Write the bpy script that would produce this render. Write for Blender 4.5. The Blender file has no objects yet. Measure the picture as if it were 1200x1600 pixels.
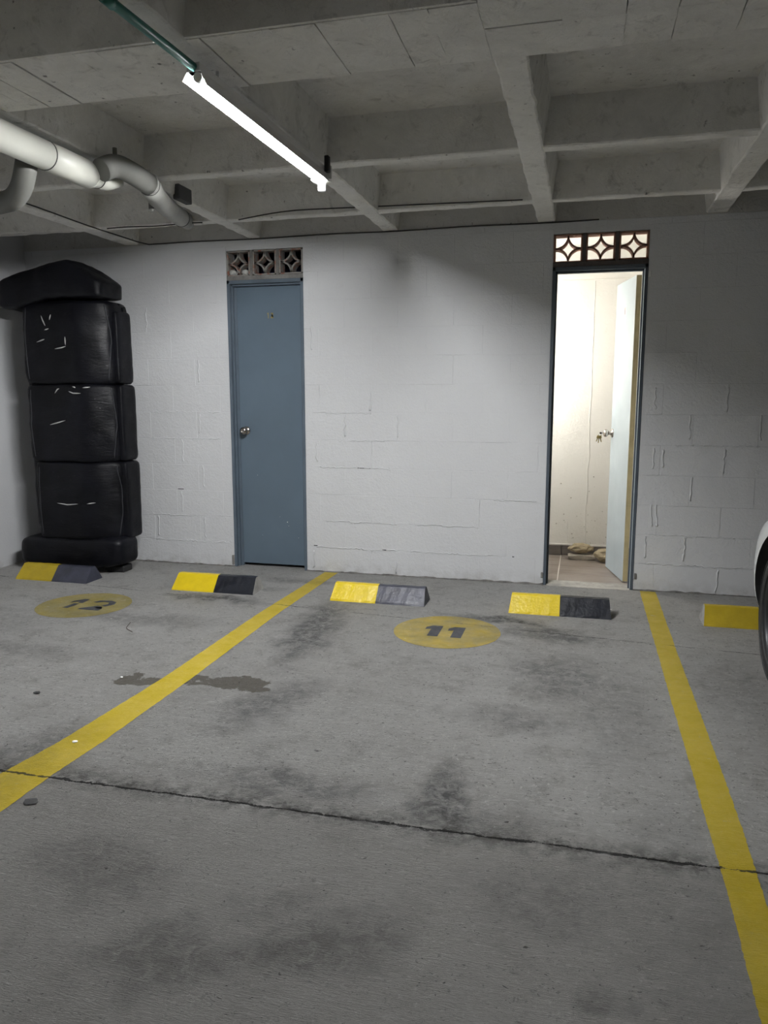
import bpy, bmesh, math, random
from mathutils import Vector, Matrix, noise
from mathutils.bvhtree import BVHTree
PI = math.pi
rnd = random.Random(7)
C = bpy.context.scene.collection
scene = bpy.context.scene

# ------------------------------------------------------------------ camera
cam_d = bpy.data.cameras.new('camera'); cam = bpy.data.objects.new('camera', cam_d); C.objects.link(cam)
CAM_H = 1.32; YAW = 0.2532; PITCH = 0.1493; F_PX = 1196.8
cam.location = (0, 0, CAM_H)
fwd = Vector((-math.sin(YAW)*math.cos(PITCH), math.cos(YAW)*math.cos(PITCH), -math.sin(PITCH)))
cam.rotation_euler = fwd.to_track_quat('-Z', 'Y').to_euler()
cam_d.sensor_fit = 'VERTICAL'; cam_d.sensor_height = 36; cam_d.lens = F_PX/1600*36
cam_d.clip_start = .02
scene.camera = cam

# ------------------------------------------------------------------ world, exposure, light levels
world = bpy.data.worlds.new('world'); scene.world = world; world.use_nodes = True
world.node_tree.nodes['Background'].inputs[0].default_value = (.5, .55, .6, 1)
world.node_tree.nodes['Background'].inputs[1].default_value = .02
vs = scene.view_settings
vs.view_transform = 'Standard'; vs.look = 'None'; vs.gamma = 1; vs.use_curve_mapping = False
vs.exposure = 0.66
TUBE = 620.0          # the tube in view
TUBE_FILL_REAR = 42.0      # unseen tube added behind the camera as fill light
TUBE_FILL_SIDE = 6.0      # unseen tubes added two bays to the right as fill light
BULB = 235.0          # bulb inside the open store room

# ------------------------------------------------------------------ helpers
def link(name, me, m=None, parent=None, loc=None, smooth=False):
    o = bpy.data.objects.new(name, me); C.objects.link(o)
    if m is not None and not me.materials: me.materials.append(m)
    if parent is not None: o.parent = parent
    if loc is not None: o.location = loc
    if smooth:
        for p in me.polygons: p.use_smooth = True
    return o
def obj(name, bm, m=None, parent=None, loc=None, smooth=False):
    me = bpy.data.meshes.new(name)
    bmesh.ops.recalc_face_normals(bm, faces=bm.faces)
    bm.to_mesh(me); bm.free()
    return link(name, me, m, parent, loc, smooth)
def tag(o, label=None, cat=None, group=None, kind=None):
    if label: o['label'] = label
    if cat: o['category'] = cat
    if group: o['group'] = group
    if kind: o['kind'] = kind
    return o
def empty(name, loc=(0, 0, 0), rz=0, parent=None):
    o = bpy.data.objects.new(name, None); C.objects.link(o); o.location = loc; o.rotation_euler = (0, 0, rz)
    o.empty_display_size = .1
    if parent: o.parent = parent
    return o
def NB(): return bmesh.new()
def box(bm, x0, x1, y0, y1, z0, z1, bev=0, seg=1, mi=0):
    vs_ = [bm.verts.new((x, y, z)) for x in (x0, x1) for y in (y0, y1) for z in (z0, z1)]
    idx = [(0, 1, 3, 2), (4, 6, 7, 5), (0, 4, 5, 1), (2, 3, 7, 6), (0, 2, 6, 4), (1, 5, 7, 3)]
    fs = [bm.faces.new([vs_[i] for i in f]) for f in idx]
    for f in fs: f.material_index = mi
    if bev:
        es = set(e for f in fs for e in f.edges)
        bmesh.ops.bevel(bm, geom=list(es), offset=bev, segments=seg, affect='EDGES', profile=.5)
    return vs_
def tube(bm, pts, r, n=14, cap=True, radii=None):
    pts = [Vector(p) for p in pts]; rings = []
    up = Vector((0, 0, 1)); pn = None
    for i, p in enumerate(pts):
        if i == 0: t = pts[1]-pts[0]
        elif i == len(pts)-1: t = pts[-1]-pts[-2]
        else: t = (pts[i+1]-pts[i]).normalized()+(pts[i]-pts[i-1]).normalized()
        t.normalize()
        if pn is None:
            a = up if abs(t.dot(up)) < .95 else Vector((1, 0, 0))
            pn = t.cross(a).normalized()
        else:
            pn = (pn-t*pn.dot(t)).normalized()
        b = t.cross(pn)
        rr = radii[i] if radii else r
        k = 1.0
        if 0 < i < len(pts)-1:
            c = (pts[i+1]-pts[i]).normalized().dot((pts[i]-pts[i-1]).normalized())
        rings.append([bm.verts.new(p+(pn*math.cos(a2)+b*math.sin(a2))*rr*k) for a2 in [2*PI*j/n for j in range(n)]])
    for i in range(len(rings)-1):
        for j in range(n):
            bm.faces.new((rings[i][j], rings[i][(j+1) % n], rings[i+1][(j+1) % n], rings[i+1][j]))
    if cap:
        bm.faces.new(rings[0][::-1]); bm.faces.new(rings[-1])
def bend(pts, rad, n=6):
    """round the corners of a polyline"""
    pts = [Vector(p) for p in pts]; out = [pts[0]]
    for i in range(1, len(pts)-1):
        a, b, c = pts[i-1], pts[i], pts[i+1]
        u = (a-b); v = (c-b); d = min(rad, u.length*.49, v.length*.49)
        p0 = b+u.normalized()*d; p1 = b+v.normalized()*d
        for k in range(n+1):
            t = k/n; out.append(p0*(1-t)**2+b*2*t*(1-t)+p1*t*t)
    out.append(pts[-1]); return out
def lathe(bm, prof, M=None, n=24, mi=0):
    """prof: list of (r, h) about local z"""
    M = M or Matrix.Identity(4); rings = []
    for r, h in prof:
        if r < 1e-5: rings.append([bm.verts.new(M @ Vector((0, 0, h)))])
        else: rings.append([bm.verts.new(M @ Vector((r*math.cos(2*PI*j/n), r*math.sin(2*PI*j/n), h))) for j in range(n)])
    for a, b in zip(rings, rings[1:]):
        for j in range(n):
            k = (j+1) % n
            if len(a) == 1 and len(b) == 1: continue
            if len(a) == 1: f = bm.faces.new((a[0], b[j], b[k]))
            elif len(b) == 1: f = bm.faces.new((a[j], a[k], b[0]))
            else: f = bm.faces.new((a[j], a[k], b[k], b[j]))
            f.material_index = mi
def puff(nx, ny, nz, k=6.0):
    """unit rounded box: cube grid pushed to a superellipsoid"""
    bm = NB(); bmesh.ops.create_cube(bm, size=2)
    vd = {}
    bm2 = NB()
    def V(p):
        key = (round(p[0], 5), round(p[1], 5), round(p[2], 5))
        if key not in vd:
            n_ = (abs(p[0])**k+abs(p[1])**k+abs(p[2])**k)**(1/k)
            vd[key] = bm2.verts.new((p[0]/n_, p[1]/n_, p[2]/n_))
        return vd[key]
    N = (nx, ny, nz)
    for ax in range(3):
        a, b = [i for i in range(3) if i != ax]
        for s in (-1, 1):
            for i in range(N[a]):
                for j in range(N[b]):
                    q = []
                    for di, dj in ((0, 0), (1, 0), (1, 1), (0, 1)):
                        p = [0, 0, 0]; p[ax] = s; p[a] = -1+2*(i+di)/N[a]; p[b] = -1+2*(j+dj)/N[b]; q.append(V(p))
                    bm2.faces.new(q if s > 0 else q[::-1])
    bm.free(); return bm2
def strip_poly(bm, left, right, z, mi=0):
    """flat ribbon between two edges given as (x, y) lists, lightly ragged"""
    def samp(pl, n):
        out = []
        for i in range(n+1):
            t = i/n*(len(pl)-1); k = min(int(t), len(pl)-2); f = t-k
            out.append((pl[k][0]*(1-f)+pl[k+1][0]*f, pl[k][1]*(1-f)+pl[k+1][1]*f))
        return out
    n = 240; L = samp(left, n); R_ = samp(right, n)
    lv = [bm.verts.new((x+rnd.uniform(-.0016, .0016), y, z)) for x, y in L]
    rv = [bm.verts.new((x+rnd.uniform(-.0016, .0016), y, z)) for x, y in R_]
    for i in range(n): bm.faces.new((lv[i], rv[i], rv[i+1], lv[i+1]))

# ------------------------------------------------------------------ node helpers
class NT:
    def __init__(s, tree): s.t = tree; s.n = tree.nodes; s.l = tree.links
    def node(s, typ, **kw):
        nd = s.n.new(typ)
        for k, v in kw.items(): setattr(nd, k, v)
        return nd
    def put(s, sock, v):
        if isinstance(v, bpy.types.NodeSocket): s.l.new(v, sock)
        elif v is not None:
            if isinstance(v, (tuple, list)) and len(v) == 3 and sock.type == 'RGBA': v = (*v, 1)
            sock.default_value = v
    def math(s, op, a, b=None, c=None, clamp=False):
        nd = s.node('ShaderNodeMath', operation=op); nd.use_clamp = clamp
        s.put(nd.inputs[0], a)
        if b is not None: s.put(nd.inputs[1], b)
        if c is not None: s.put(nd.inputs[2], c)
        return nd.outputs[0]
    def vmath(s, op, a, b=None):
        nd = s.node('ShaderNodeVectorMath', operation=op); s.put(nd.inputs[0], a)
        if b is not None: s.put(nd.inputs[1], b)
        return nd.outputs['Value'] if op in ('LENGTH', 'DOT_PRODUCT', 'DISTANCE') else nd.outputs[0]
    def noise(s, vec, scale, detail=4, rough=.55, dist=0.0):
        nd = s.node('ShaderNodeTexNoise'); s.put(nd.inputs['Vector'], vec); nd.inputs['Scale'].default_value = scale
        nd.inputs['Detail'].default_value = detail; nd.inputs['Roughness'].default_value = rough; nd.inputs['Distortion'].default_value = dist
        return nd.outputs['Fac']
    def map(s, v, a, b, c=0.0, d=1.0, smooth=False):
        nd = s.node('ShaderNodeMapRange'); nd.interpolation_type = 'SMOOTHSTEP' if smooth else 'LINEAR'
        s.put(nd.inputs[0], v)
        for i, x in enumerate((a, b, c, d)): nd.inputs[i+1].default_value = x
        return nd.outputs[0]
    def mix(s, f, a, b, mode='MIX'):
        nd = s.node('ShaderNodeMix', data_type='RGBA', blend_type=mode)
        s.put(nd.inputs[0], f); s.put(nd.inputs[6], a); s.put(nd.inputs[7], b)
        return nd.outputs[2]
    def mapping(s, vec, loc=(0, 0, 0), rot=(0, 0, 0), scale=(1, 1, 1)):
        nd = s.node('ShaderNodeMapping'); s.put(nd.inputs[0], vec)
        nd.inputs[1].default_value = loc; nd.inputs[2].default_value = rot; nd.inputs[3].default_value = scale
        return nd.outputs[0]
    def bump(s, h, strength, dist=.01, normal=None):
        nd = s.node('ShaderNodeBump'); s.put(nd.inputs['Height'], h)
        nd.inputs['Strength'].default_value = strength; nd.inputs['Distance'].default_value = dist
        if normal is not None: s.put(nd.inputs['Normal'], normal)
        return nd.outputs[0]
def new_mat(name):
    m = bpy.data.materials.new(name); m.use_nodes = True
    nt = NT(m.node_tree); b = m.node_tree.nodes['Principled BSDF']
    return m, nt, b
def simple(name, col, rough=.5, metal=0, nscale=0, namp=.12, bump=0, bscale=80, coat=0, spec=None, obj_coord=True):
    m, nt, b = new_mat(name)
    b.inputs['Base Color'].default_value = (*col, 1); b.inputs['Roughness'].default_value = rough; b.inputs['Metallic'].default_value = metal
    if coat: b.inputs['Coat Weight'].default_value = coat
    if spec is not None: b.inputs['Specular IOR Level'].default_value = spec
    P = nt.node('ShaderNodeTexCoord').outputs['Object'] if obj_coord else nt.node('ShaderNodeNewGeometry').outputs['Position']
    if nscale:
        f = nt.map(nt.noise(P, nscale, 5), .3, .7)
        d = tuple(c*(1-namp*2) for c in col)
        nt.put(b.inputs['Base Color'], nt.mix(f, d, col))
        nt.put(b.inputs['Roughness'], nt.map(nt.noise(P, nscale*2.3, 3), .3, .7, max(rough-.08, 0), min(rough+.08, 1)))
    if bump:
        nt.put(b.inputs['Normal'], nt.bump(nt.noise(P, bscale, 4), bump, .005))
    return m
def emit(name, col, s):
    m = bpy.data.materials.new(name); m.use_nodes = True; t = m.node_tree; t.nodes.clear()
    e = t.nodes.new('ShaderNodeEmission'); o = t.nodes.new('ShaderNodeOutputMaterial')
    e.inputs[0].default_value = (*col, 1); e.inputs[1].default_value = s; t.links.new(e.outputs[0], o.inputs[0]); return m

# ------------------------------------------------------------------ concrete floor shading (shared by floor and worn paint)
# stains on the slab: x, y, rx, ry, rotation, strength
STAINS = [(-.388, 2.343, .09, .20, .25, .85), (-.30, 2.25, .20, .10, .1, .45), (-.647, 1.568, .22, .09, .5, .9), (-.52, 1.62, .13, .10, .3, .75),
          (-.95, 1.47, .17, .10, .4, .8), (-.70, 1.72, .10, .05, .2, .5), (-1.30, 1.72, .2, .12, -.2, .65), (-.036, 1.90, .18, .14, .3, .6), (.113, 1.59, .05, .05, 0, .75),
          (-1.46, 4.05, .12, .55, .10, .75), (-1.38, 4.75, .09, .14, .1, .6), (-2.326, 4.50, .3, .07, 0, .8), (-.42, 4.46, .24, .06, -.15, .9), (-.12, 4.25, .22, .12, -.1, .7),
          (-.05, 3.60, .22, .3, .2, .55), (-.19, 3.05, .2, .12, 0, .45), (-.93, 2.30, .3, .08, 0, .6), (-1.28, 2.95, .12, .28, -.3, .55), (-2.6, 3.95, .5, .1, 0, .4), (-1.95, 2.2, .14, .3, 0, .55),
          (-1.9, 5.1, .25, .08, 0, .45), (-2.2, 4.82, .2, .05, 0, .4), (-3.6, 3.6, .5, .3, 0, .35), (-2.9, 3.3, .4, .1, 0, .35), (.15, 3.3, .15, .5, 0, .35), (.3, 1.9, .15, .5, 0, .35), (.75, 3.6, .2, .5, 0, .3)]
BROWN = [(-1.60, 3.13, .17, .055, -.05, 1.0), (-1.98, 3.06, .07, .06, 0, .9), (-1.45, 3.18, .05, .03, 0, .7)]
def concrete(nt):
    P = nt.node('ShaderNodeNewGeometry').outputs['Position']
    warp = nt.node('ShaderNodeTexNoise'); nt.put(warp.inputs['Vector'], P); warp.inputs['Scale'].default_value = 5; warp.inputs['Detail'].default_value = 4
    w = nt.vmath('SUBTRACT', warp.outputs['Color'], (.5, .5, .5)); ws = nt.node('ShaderNodeVectorMath', operation='SCALE'); nt.put(ws.inputs[0], w); ws.inputs['Scale'].default_value = .28
    PW = nt.vmath('ADD', P, ws.outputs[0])
    def field(lst):
        acc = None
        for x, y, rx, ry, rot, st in lst:
            mp = nt.node('ShaderNodeMapping'); mp.vector_type = 'TEXTURE'; nt.put(mp.inputs[0], PW)
            mp.inputs[1].default_value = (x, y, 0); mp.inputs[2].default_value = (0, 0, rot); mp.inputs[3].default_value = (rx*1.5, ry*1.5, 1)
            d = nt.vmath('LENGTH', nt.vmath('MULTIPLY', mp.outputs[0], (1, 1, 0)))
            v = nt.map(d, .25, 1.15, st, 0, True)
            acc = v if acc is None else nt.math('MAXIMUM', acc, v)
        return acc
    n_big = nt.noise(P, 1.3, 6, .6); n_mid = nt.noise(P, 7, 8, .68, .4); n_fine = nt.noise(P, 34, 7, .75, .4); n_grit = nt.noise(P, 130, 4, .75)
    streak = nt.noise(nt.mapping(P, rot=(0, 0, .5), scale=(1.2, 7, 1)), 6, 7, .72, 1.6)
    streak2 = nt.noise(nt.mapping(P, rot=(0, 0, -.75), scale=(1.5, 9, 1)), 8, 6, .7, 2.2)
    base = nt.mix(nt.map(n_big, .32, .68), (.50, .485, .455), (.66, .65, .625))
    base = nt.mix(nt.map(n_mid, .35, .7, 0, .6), base, (.74, .73, .705))
    base = nt.mix(nt.map(n_mid, .28, .46, .55, 0), base, (.31, .30, .28))
    # pale trowelled laitance in small broken patches
    base = nt.mix(nt.math('MULTIPLY', nt.map(streak, .50, .66), nt.map(n_fine, .42, .6, .15, .75)), base, (.84, .83, .81))
    # dark flecks and pits
    fle = nt.math('MULTIPLY', nt.map(n_fine, .42, .36), nt.map(streak2, .48, .54))
    base = nt.mix(nt.math('MULTIPLY', fle, .8), base, (.05, .048, .045))
    base = nt.mix(nt.map(nt.noise(P, 50, 6, .8), .605, .63, 0, .82), base, (.10, .095, .09))
    base = nt.mix(nt.map(nt.noise(P, 48, 6, .8), .42, .39, 0, .95), base, (.85, .84, .81))
    brk = nt.map(nt.noise(P, 18, 8, .8, .8), .36, .58, .22, 1.15)
    st = nt.math('MULTIPLY', field(STAINS), brk)
    base = nt.mix(nt.math('MULTIPLY', st, .9), base, (.05, .05, .052))
    bf = nt.math('MULTIPLY', nt.map(nt.math('MULTIPLY', field(BROWN), nt.map(nt.noise(P, 13, 8, .75), .35, .6, .0, 1.5)), .18, .3), .85)
    base = nt.mix(bf, base, nt.mix(nt.noise(P, 40, 3), (.10, .085, .06), (.24, .21, .165)))
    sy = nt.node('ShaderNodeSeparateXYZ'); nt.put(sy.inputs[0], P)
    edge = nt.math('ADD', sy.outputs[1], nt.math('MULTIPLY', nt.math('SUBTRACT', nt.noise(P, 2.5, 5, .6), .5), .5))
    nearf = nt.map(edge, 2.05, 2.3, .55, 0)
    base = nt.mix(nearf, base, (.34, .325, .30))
    # fine black pores and pale grains of the worn surface
    v1 = nt.node('ShaderNodeTexVoronoi'); nt.put(v1.inputs['Vector'], nt.mapping(PW, rot=(0, 0, .4), scale=(1, 2.4, 1))); v1.inputs['Scale'].default_value = 42
    pore = nt.math('MULTIPLY', nt.map(v1.outputs['Distance'], .20, .14), nt.map(nt.noise(P, 13, 6, .75, 1), .50, .58))
    base = nt.mix(nt.math('MULTIPLY', pore, .9), base, (.045, .042, .038))
    scr = nt.noise(nt.mapping(P, rot=(0, 0, .9), scale=(3, 26, 1)), 5, 6, .75, 2.5)
    base = nt.mix(nt.math('MULTIPLY', nt.map(scr, .665, .68), .85), base, (.06, .055, .05))
    scr2 = nt.noise(nt.mapping(P, rot=(0, 0, .15), scale=(4, 30, 1)), 6, 6, .75, 2.5)
    base = nt.mix(nt.math('MULTIPLY', nt.map(scr2, .635, .655), .8), base, (.88, .87, .85))
    # hairline joints that run across the slab
    sx = nt.node('ShaderNodeSeparateXYZ'); nt.put(sx.inputs[0], P)
    wob = nt.math('MULTIPLY', nt.math('SUBTRACT', nt.noise(P, 9, 7, .75), .5), .06)
    def line(y0, slope, wid, dark):
        yy = nt.math('ADD', nt.math('MULTIPLY', sx.outputs[0], slope), y0)
        d = nt.math('ABSOLUTE', nt.math('SUBTRACT', nt.math('ADD', sx.outputs[1], wob), yy))
        wd = nt.math('MULTIPLY', nt.map(nt.noise(P, 14, 5, .7), .35, .65, .1, 1.9), wid)
        return nt.math('MULTIPLY', nt.math('LESS_THAN', d, wd), dark)
    c1 = line(2.165, .012, .0058, .93)
    c2 = nt.math('MULTIPLY', line(4.265, -.10, .004, .75), nt.map(nt.noise(P, 3, 2), .42, .5))
    d1 = nt.math('ABSOLUTE', nt.math('SUBTRACT', sx.outputs[1], 2.165))
    halo = nt.math('MULTIPLY', nt.map(d1, 0, .09, .85, 0), nt.map(nt.noise(P, 16, 7, .75), .42, .58))
    base = nt.mix(halo, base, (.09, .085, .075))
    ck = nt.math('MAXIMUM', c1, c2)
    h = nt.math('ADD', nt.math('MULTIPLY', nt.map(streak2, .35, .65), .55), nt.math('MULTIPLY', n_mid, .8))
    h = nt.math('ADD', h, nt.math('MULTIPLY', n_fine, .55)); h = nt.math('ADD', h, nt.math('MULTIPLY', n_grit, .14))
    h = nt.math('ADD', h, nt.math('MULTIPLY', nt.map(streak, .35, .65), .5)); h = nt.math('SUBTRACT', h, nt.math('MULTIPLY', pore, .5)); h = nt.math('ADD', h, nt.math('MULTIPLY', nt.math('SUBTRACT', nt.map(scr2, .4, .7), nt.map(scr, .4, .7)), .9))
    h = nt.math('SUBTRACT', h, nt.math('MULTIPLY', ck, 1.2)); h = nt.math('SUBTRACT', h, nt.math('MULTIPLY', bf, .6))
    return P, base, ck, h, st, n_mid, n_fine, n_grit, streak
def mat_floor():
    m, nt, b = new_mat('worn_concrete')
    P, base, ck, h, st, n_mid, n_fine, n_grit, streak = concrete(nt)
    base = nt.mix(ck, base, (.012, .011, .010))
    nt.put(b.inputs['Base Color'], base); nt.put(b.inputs['Roughness'], nt.map(n_mid, .3, .7, .55, .8))
    nt.put(b.inputs['Normal'], nt.bump(h, 1.0, .010)); return m
def mat_floor_paint(name, col, wear=.5, dull=None, num=False):
    m, nt, b = new_mat(name)
    P, base, ck, h, st, n_mid, n_fine, n_grit, streak = concrete(nt)
    worn = nt.math('MAXIMUM', nt.math('MULTIPLY', nt.map(nt.noise(P, 22, 7, .75, .5), .68-wear*.12, .74-wear*.08), .7), nt.map(n_mid, .3, .7, 0, wear*.28))
    worn2 = nt.math('MULTIPLY', nt.map(n_fine, .42, .34), nt.map(n_mid, .45, .6, 0, wear))
    wm = nt.math('MAXIMUM', worn, worn2)
    p = nt.mix(nt.map(n_mid, .3, .7), tuple(c*.80 for c in col), col)
    if dull: p = nt.mix(nt.map(nt.noise(P, 8, 5), .35, .62, 0, .7), p, dull)
    p = nt.mix(nt.math('MULTIPLY', st, .5), p, (.08, .07, .04))
    c = nt.mix(wm, p, base); c = nt.mix(ck, c, (.03, .025, .01))
    nt.put(b.inputs['Base Color'], c); nt.put(b.inputs['Roughness'], nt.map(n_fine, .35, .65, .38, .62))
    nt.put(b.inputs['Normal'], nt.bump(h, .8, .006)); return m

def mat_painted_masonry(name, col, dirt, amp=.5):
    m, nt, b = new_mat(name)
    P = nt.node('ShaderNodeNewGeometry').outputs['Position']
    big = nt.noise(P, 1.6, 5, .6); mid = nt.noise(P, 9, 6, .65); fine = nt.noise(P, 55, 5, .65); grit = nt.noise(P, 170, 3, .6)
    c = nt.mix(nt.map(big, .3, .7, 0, .5), col, tuple(x*.90 for x in col))
    c = nt.mix(nt.math('MULTIPLY', nt.map(mid, .62, .76), .15), c, dirt)
    sx = nt.node('ShaderNodeSeparateXYZ'); nt.put(sx.inputs[0], P)
    low = nt.math('MULTIPLY', nt.map(sx.outputs[2], .0, .10, .55, 0), nt.map(nt.noise(P, 14, 5), .38, .62))
    c = nt.mix(low, c, tuple(x*.8 for x in dirt))
    nt.put(b.inputs['Base Color'], c); b.inputs['Roughness'].default_value = .62
    h = nt.math('ADD', nt.math('MULTIPLY', mid, .9), nt.math('MULTIPLY', fine, .5)); h = nt.math('ADD', h, nt.math('MULTIPLY', grit, .22))
    nt.put(b.inputs['Normal'], nt.bump(h, amp*1.6, .010)); return m
def mat_ceiling(name, a, b_, dark):
    m, nt, b = new_mat(name)
    P = nt.node('ShaderNodeNewGeometry').outputs['Position']
    big = nt.noise(P, 5, 8, .75, .5); fine = nt.noise(P, 45, 5, .7); mid = nt.noise(P, 12, 6, .7, .6)
    c = nt.mix(nt.map(big, .3, .7), a, b_)
    c = nt.mix(nt.math('MULTIPLY', nt.map(mid, .56, .70), .55), c, dark)
    pit = nt.math('MULTIPLY', nt.map(nt.noise(P, 26, 3, .5), .70, .76), .75)
    c = nt.mix(pit, c, (.03, .03, .03))
    nt.put(b.inputs['Base Color'], c); b.inputs['Roughness'].default_value = .75
    h = nt.math('ADD', nt.math('MULTIPLY', mid, 1.0), nt.math('MULTIPLY', fine, .5))
    nt.put(b.inputs['Normal'], nt.bump(h, .9, .014)); return m

M_FLOOR = mat_floor()
M_YEL = mat_floor_paint('yellow_line_paint', (.78, .58, .006), .45)
M_YEL_OLD = mat_floor_paint('worn_yellow_circle_paint', (.62, .45, .03), .65, (.30, .25, .09))
M_YEL_OLDER = mat_floor_paint('dull_yellow_circle_paint', (.44, .345, .045), .7, (.30, .26, .10))
M_NUM = mat_floor_paint('grey_stencil_paint', (.055, .06, .075), .3)
M_WALL = mat_painted_masonry('white_masonry_paint', (.665, .672, .685), (.50, .49, .47))
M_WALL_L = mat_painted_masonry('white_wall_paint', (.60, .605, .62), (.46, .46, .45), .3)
M_MORTAR = mat_painted_masonry('painted_mortar', (.66, .66, .665), (.42, .41, .39), .6)
M_BEAM = mat_ceiling('painted_rib_concrete', (.66, .65, .62), (.84, .83, .80), (.34, .33, .305))
M_SLAB = mat_ceiling('ceiling_slab_concrete', (.58, .57, .545), (.76, .75, .725), (.32, .31, .29))
M_EDGE = mat_ceiling('edge_beam_concrete', (.50, .495, .475), (.60, .59, .57), (.33, .32, .30))
M_DOOR = simple('blue_grey_door_paint', (.122, .168, .215), .42, 0, 3, .06, .12, 25)
M_FRAME = simple('blue_grey_frame_paint', (.118, .152, .190), .40, 0, 6, .10, .15, 40)
M_FRAME2 = simple('slate_frame_paint', (.095, .115, .140), .38, 0, 6, .10, .15, 40)
M_LEAF2 = simple('pale_blue_door_paint', (.46, .53, .57), .42, 0, 3, .05, .08, 25)
M_TAN = simple('bare_tan_door_edge', (.60, .50, .27), .6, 0, 9, .12, .1, 60)
M_CHROME = simple('worn_chrome', (.55, .50, .46), .22, 1, 20, .15)
M_BRASS = simple('dull_brass', (.42, .33, .14), .4, 1)
M_DARK = simple('dark_void', (.01, .01, .012), .9)
M_BLACKPAINT = simple('black_stop_paint', (.012, .014, .021), .38, 0, 14, .2, .4, 60)
M_CHARCOAL = simple('scuffed_charcoal_stop_paint', (.045, .048, .072), .45, 0, 12, .25, .4, 60)
M_YSTOP = simple('yellow_stop_paint', (.70, .52, .008), .38, 0, 12, .08, .45, 60)
M_YSTOP2 = simple('dull_yellow_stop_paint', (.45, .33, .010), .5, 0, 9, .12, .45, 60)
M_STOPCONC = simple('bare_stop_concrete', (.40, .39, .37), .8, 0, 16, .2, .6, 60)
M_PVC = simple('cream_pvc_pipe', (.56, .56, .50), .38, 0, 5, .07)
M_PVCG = simple('dusty_grey_pvc', (.34, .34, .315), .5, 0, 6, .14)
M_PVCD = simple('dark_dusty_pvc', (.17, .17, .155), .6, 0, 6, .14)
M_BLACKRING = simple('black_joint_ring', (.02, .02, .02), .6)
M_GREEN = simple('green_conduit', (.015, .16, .13), .45, 0, 8, .1)
M_CABLE = simple('grey_cable', (.035, .034, .032), .7)
M_WHITEMETAL = simple('white_enamel', (.72, .72, .71), .35)
M_WHITEPL = simple('white_plastic', (.8, .8, .78), .4)
M_RUBBER = simple('tyre_rubber', (.022, .023, .024), .6, 0, 30, .15, .15, 90)
M_CARPAINT = simple('white_car_paint', (.72, .74, .74), .22, coat=.6)
M_GLASS = simple('dark_car_glass', (.015, .018, .02), .06)
M_ALLOY = simple('dark_alloy', (.06, .062, .065), .4, .7)
M_BLACKPL = simple('black_car_plastic', (.015, .015, .016), .6)
M_LAMPG = simple('headlamp_glass', (.55, .58, .6), .1)
M_REDLAMP = simple('red_lamp_glass', (.35, .02, .02), .15)
M_ROOM = mat_painted_masonry('cream_plaster', (.86, .84, .79), (.45, .42, .36), .25)
M_STONE = simple('tan_stone', (.46, .38, .25), .8, 0, 12, .25, .7, 30)
M_STONE2 = simple('grey_stone', (.50, .45, .38), .85, 0, 14, .2, .6, 40)
M_GROUT = simple('pale_grout', (.72, .69, .65), .8)
M_PAPER = simple('crumpled_white_plastic', (.62, .62, .60), .6, 0, 30, .2, .6, 60)
M_GOLD = simple('old_gold_digits', (.30, .25, .10), .55)
M_STICK = simple('white_sticker', (.75, .72, .70), .5)
M_DIGIT = simple('red_brown_digit', (.18, .08, .07), .6)
M_PEBBLE = simple('dark_pebble', (.03, .03, .03), .8)
M_CHIP = simple('white_chip', (.75, .74, .7), .7)
M_TWIG = simple('dry_twig', (.07, .045, .03), .8)

def mat_leather():
    m, nt, b = new_mat('black_leather')
    P = nt.node('ShaderNodeTexCoord').outputs['Object']
    g = nt.node('ShaderNodeNewGeometry').outputs['Position']
    b.inputs['Specular IOR Level'].default_value = .17
    wr = nt.noise(nt.mapping(g, rot=(0, .15, 0), scale=(1.6, 1.6, 5.0)), 2.4, 4, .6, .9)
    wr2 = nt.noise(nt.mapping(g, rot=(0, -.5, 0), scale=(2.5, 2, 10)), 7, 4, .6, 1.2)
    gr = nt.noise(g, 420, 2, .5)
    c = nt.mix(nt.map(nt.noise(g, 5, 5), .35, .7), (.0030, .0031, .0042), (.0065, .0068, .010))
    c = nt.mix(nt.map(nt.noise(g, 30, 5, .7), .62, .8, 0, .3), c, (.06, .06, .062))
    nt.put(b.inputs['Base Color'], c)
    nt.put(b.inputs['Roughness'], nt.map(nt.noise(g, 9, 5), .3, .7, .34, .50))
    h = nt.math('ADD', nt.math('MULTIPLY', wr, 1.0), nt.math('MULTIPLY', wr2, .35)); h = nt.math('ADD', h, nt.math('MULTIPLY', gr, .03))
    nt.put(b.inputs['Normal'], nt.bump(h, .55, .008)); return m
M_LEATHER = mat_leather()
M_WELT = simple('charcoal_piping', (.022, .023, .028), .55)
M_FILL = simple('white_stuffing', (.42, .42, .41), .9)

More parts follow.
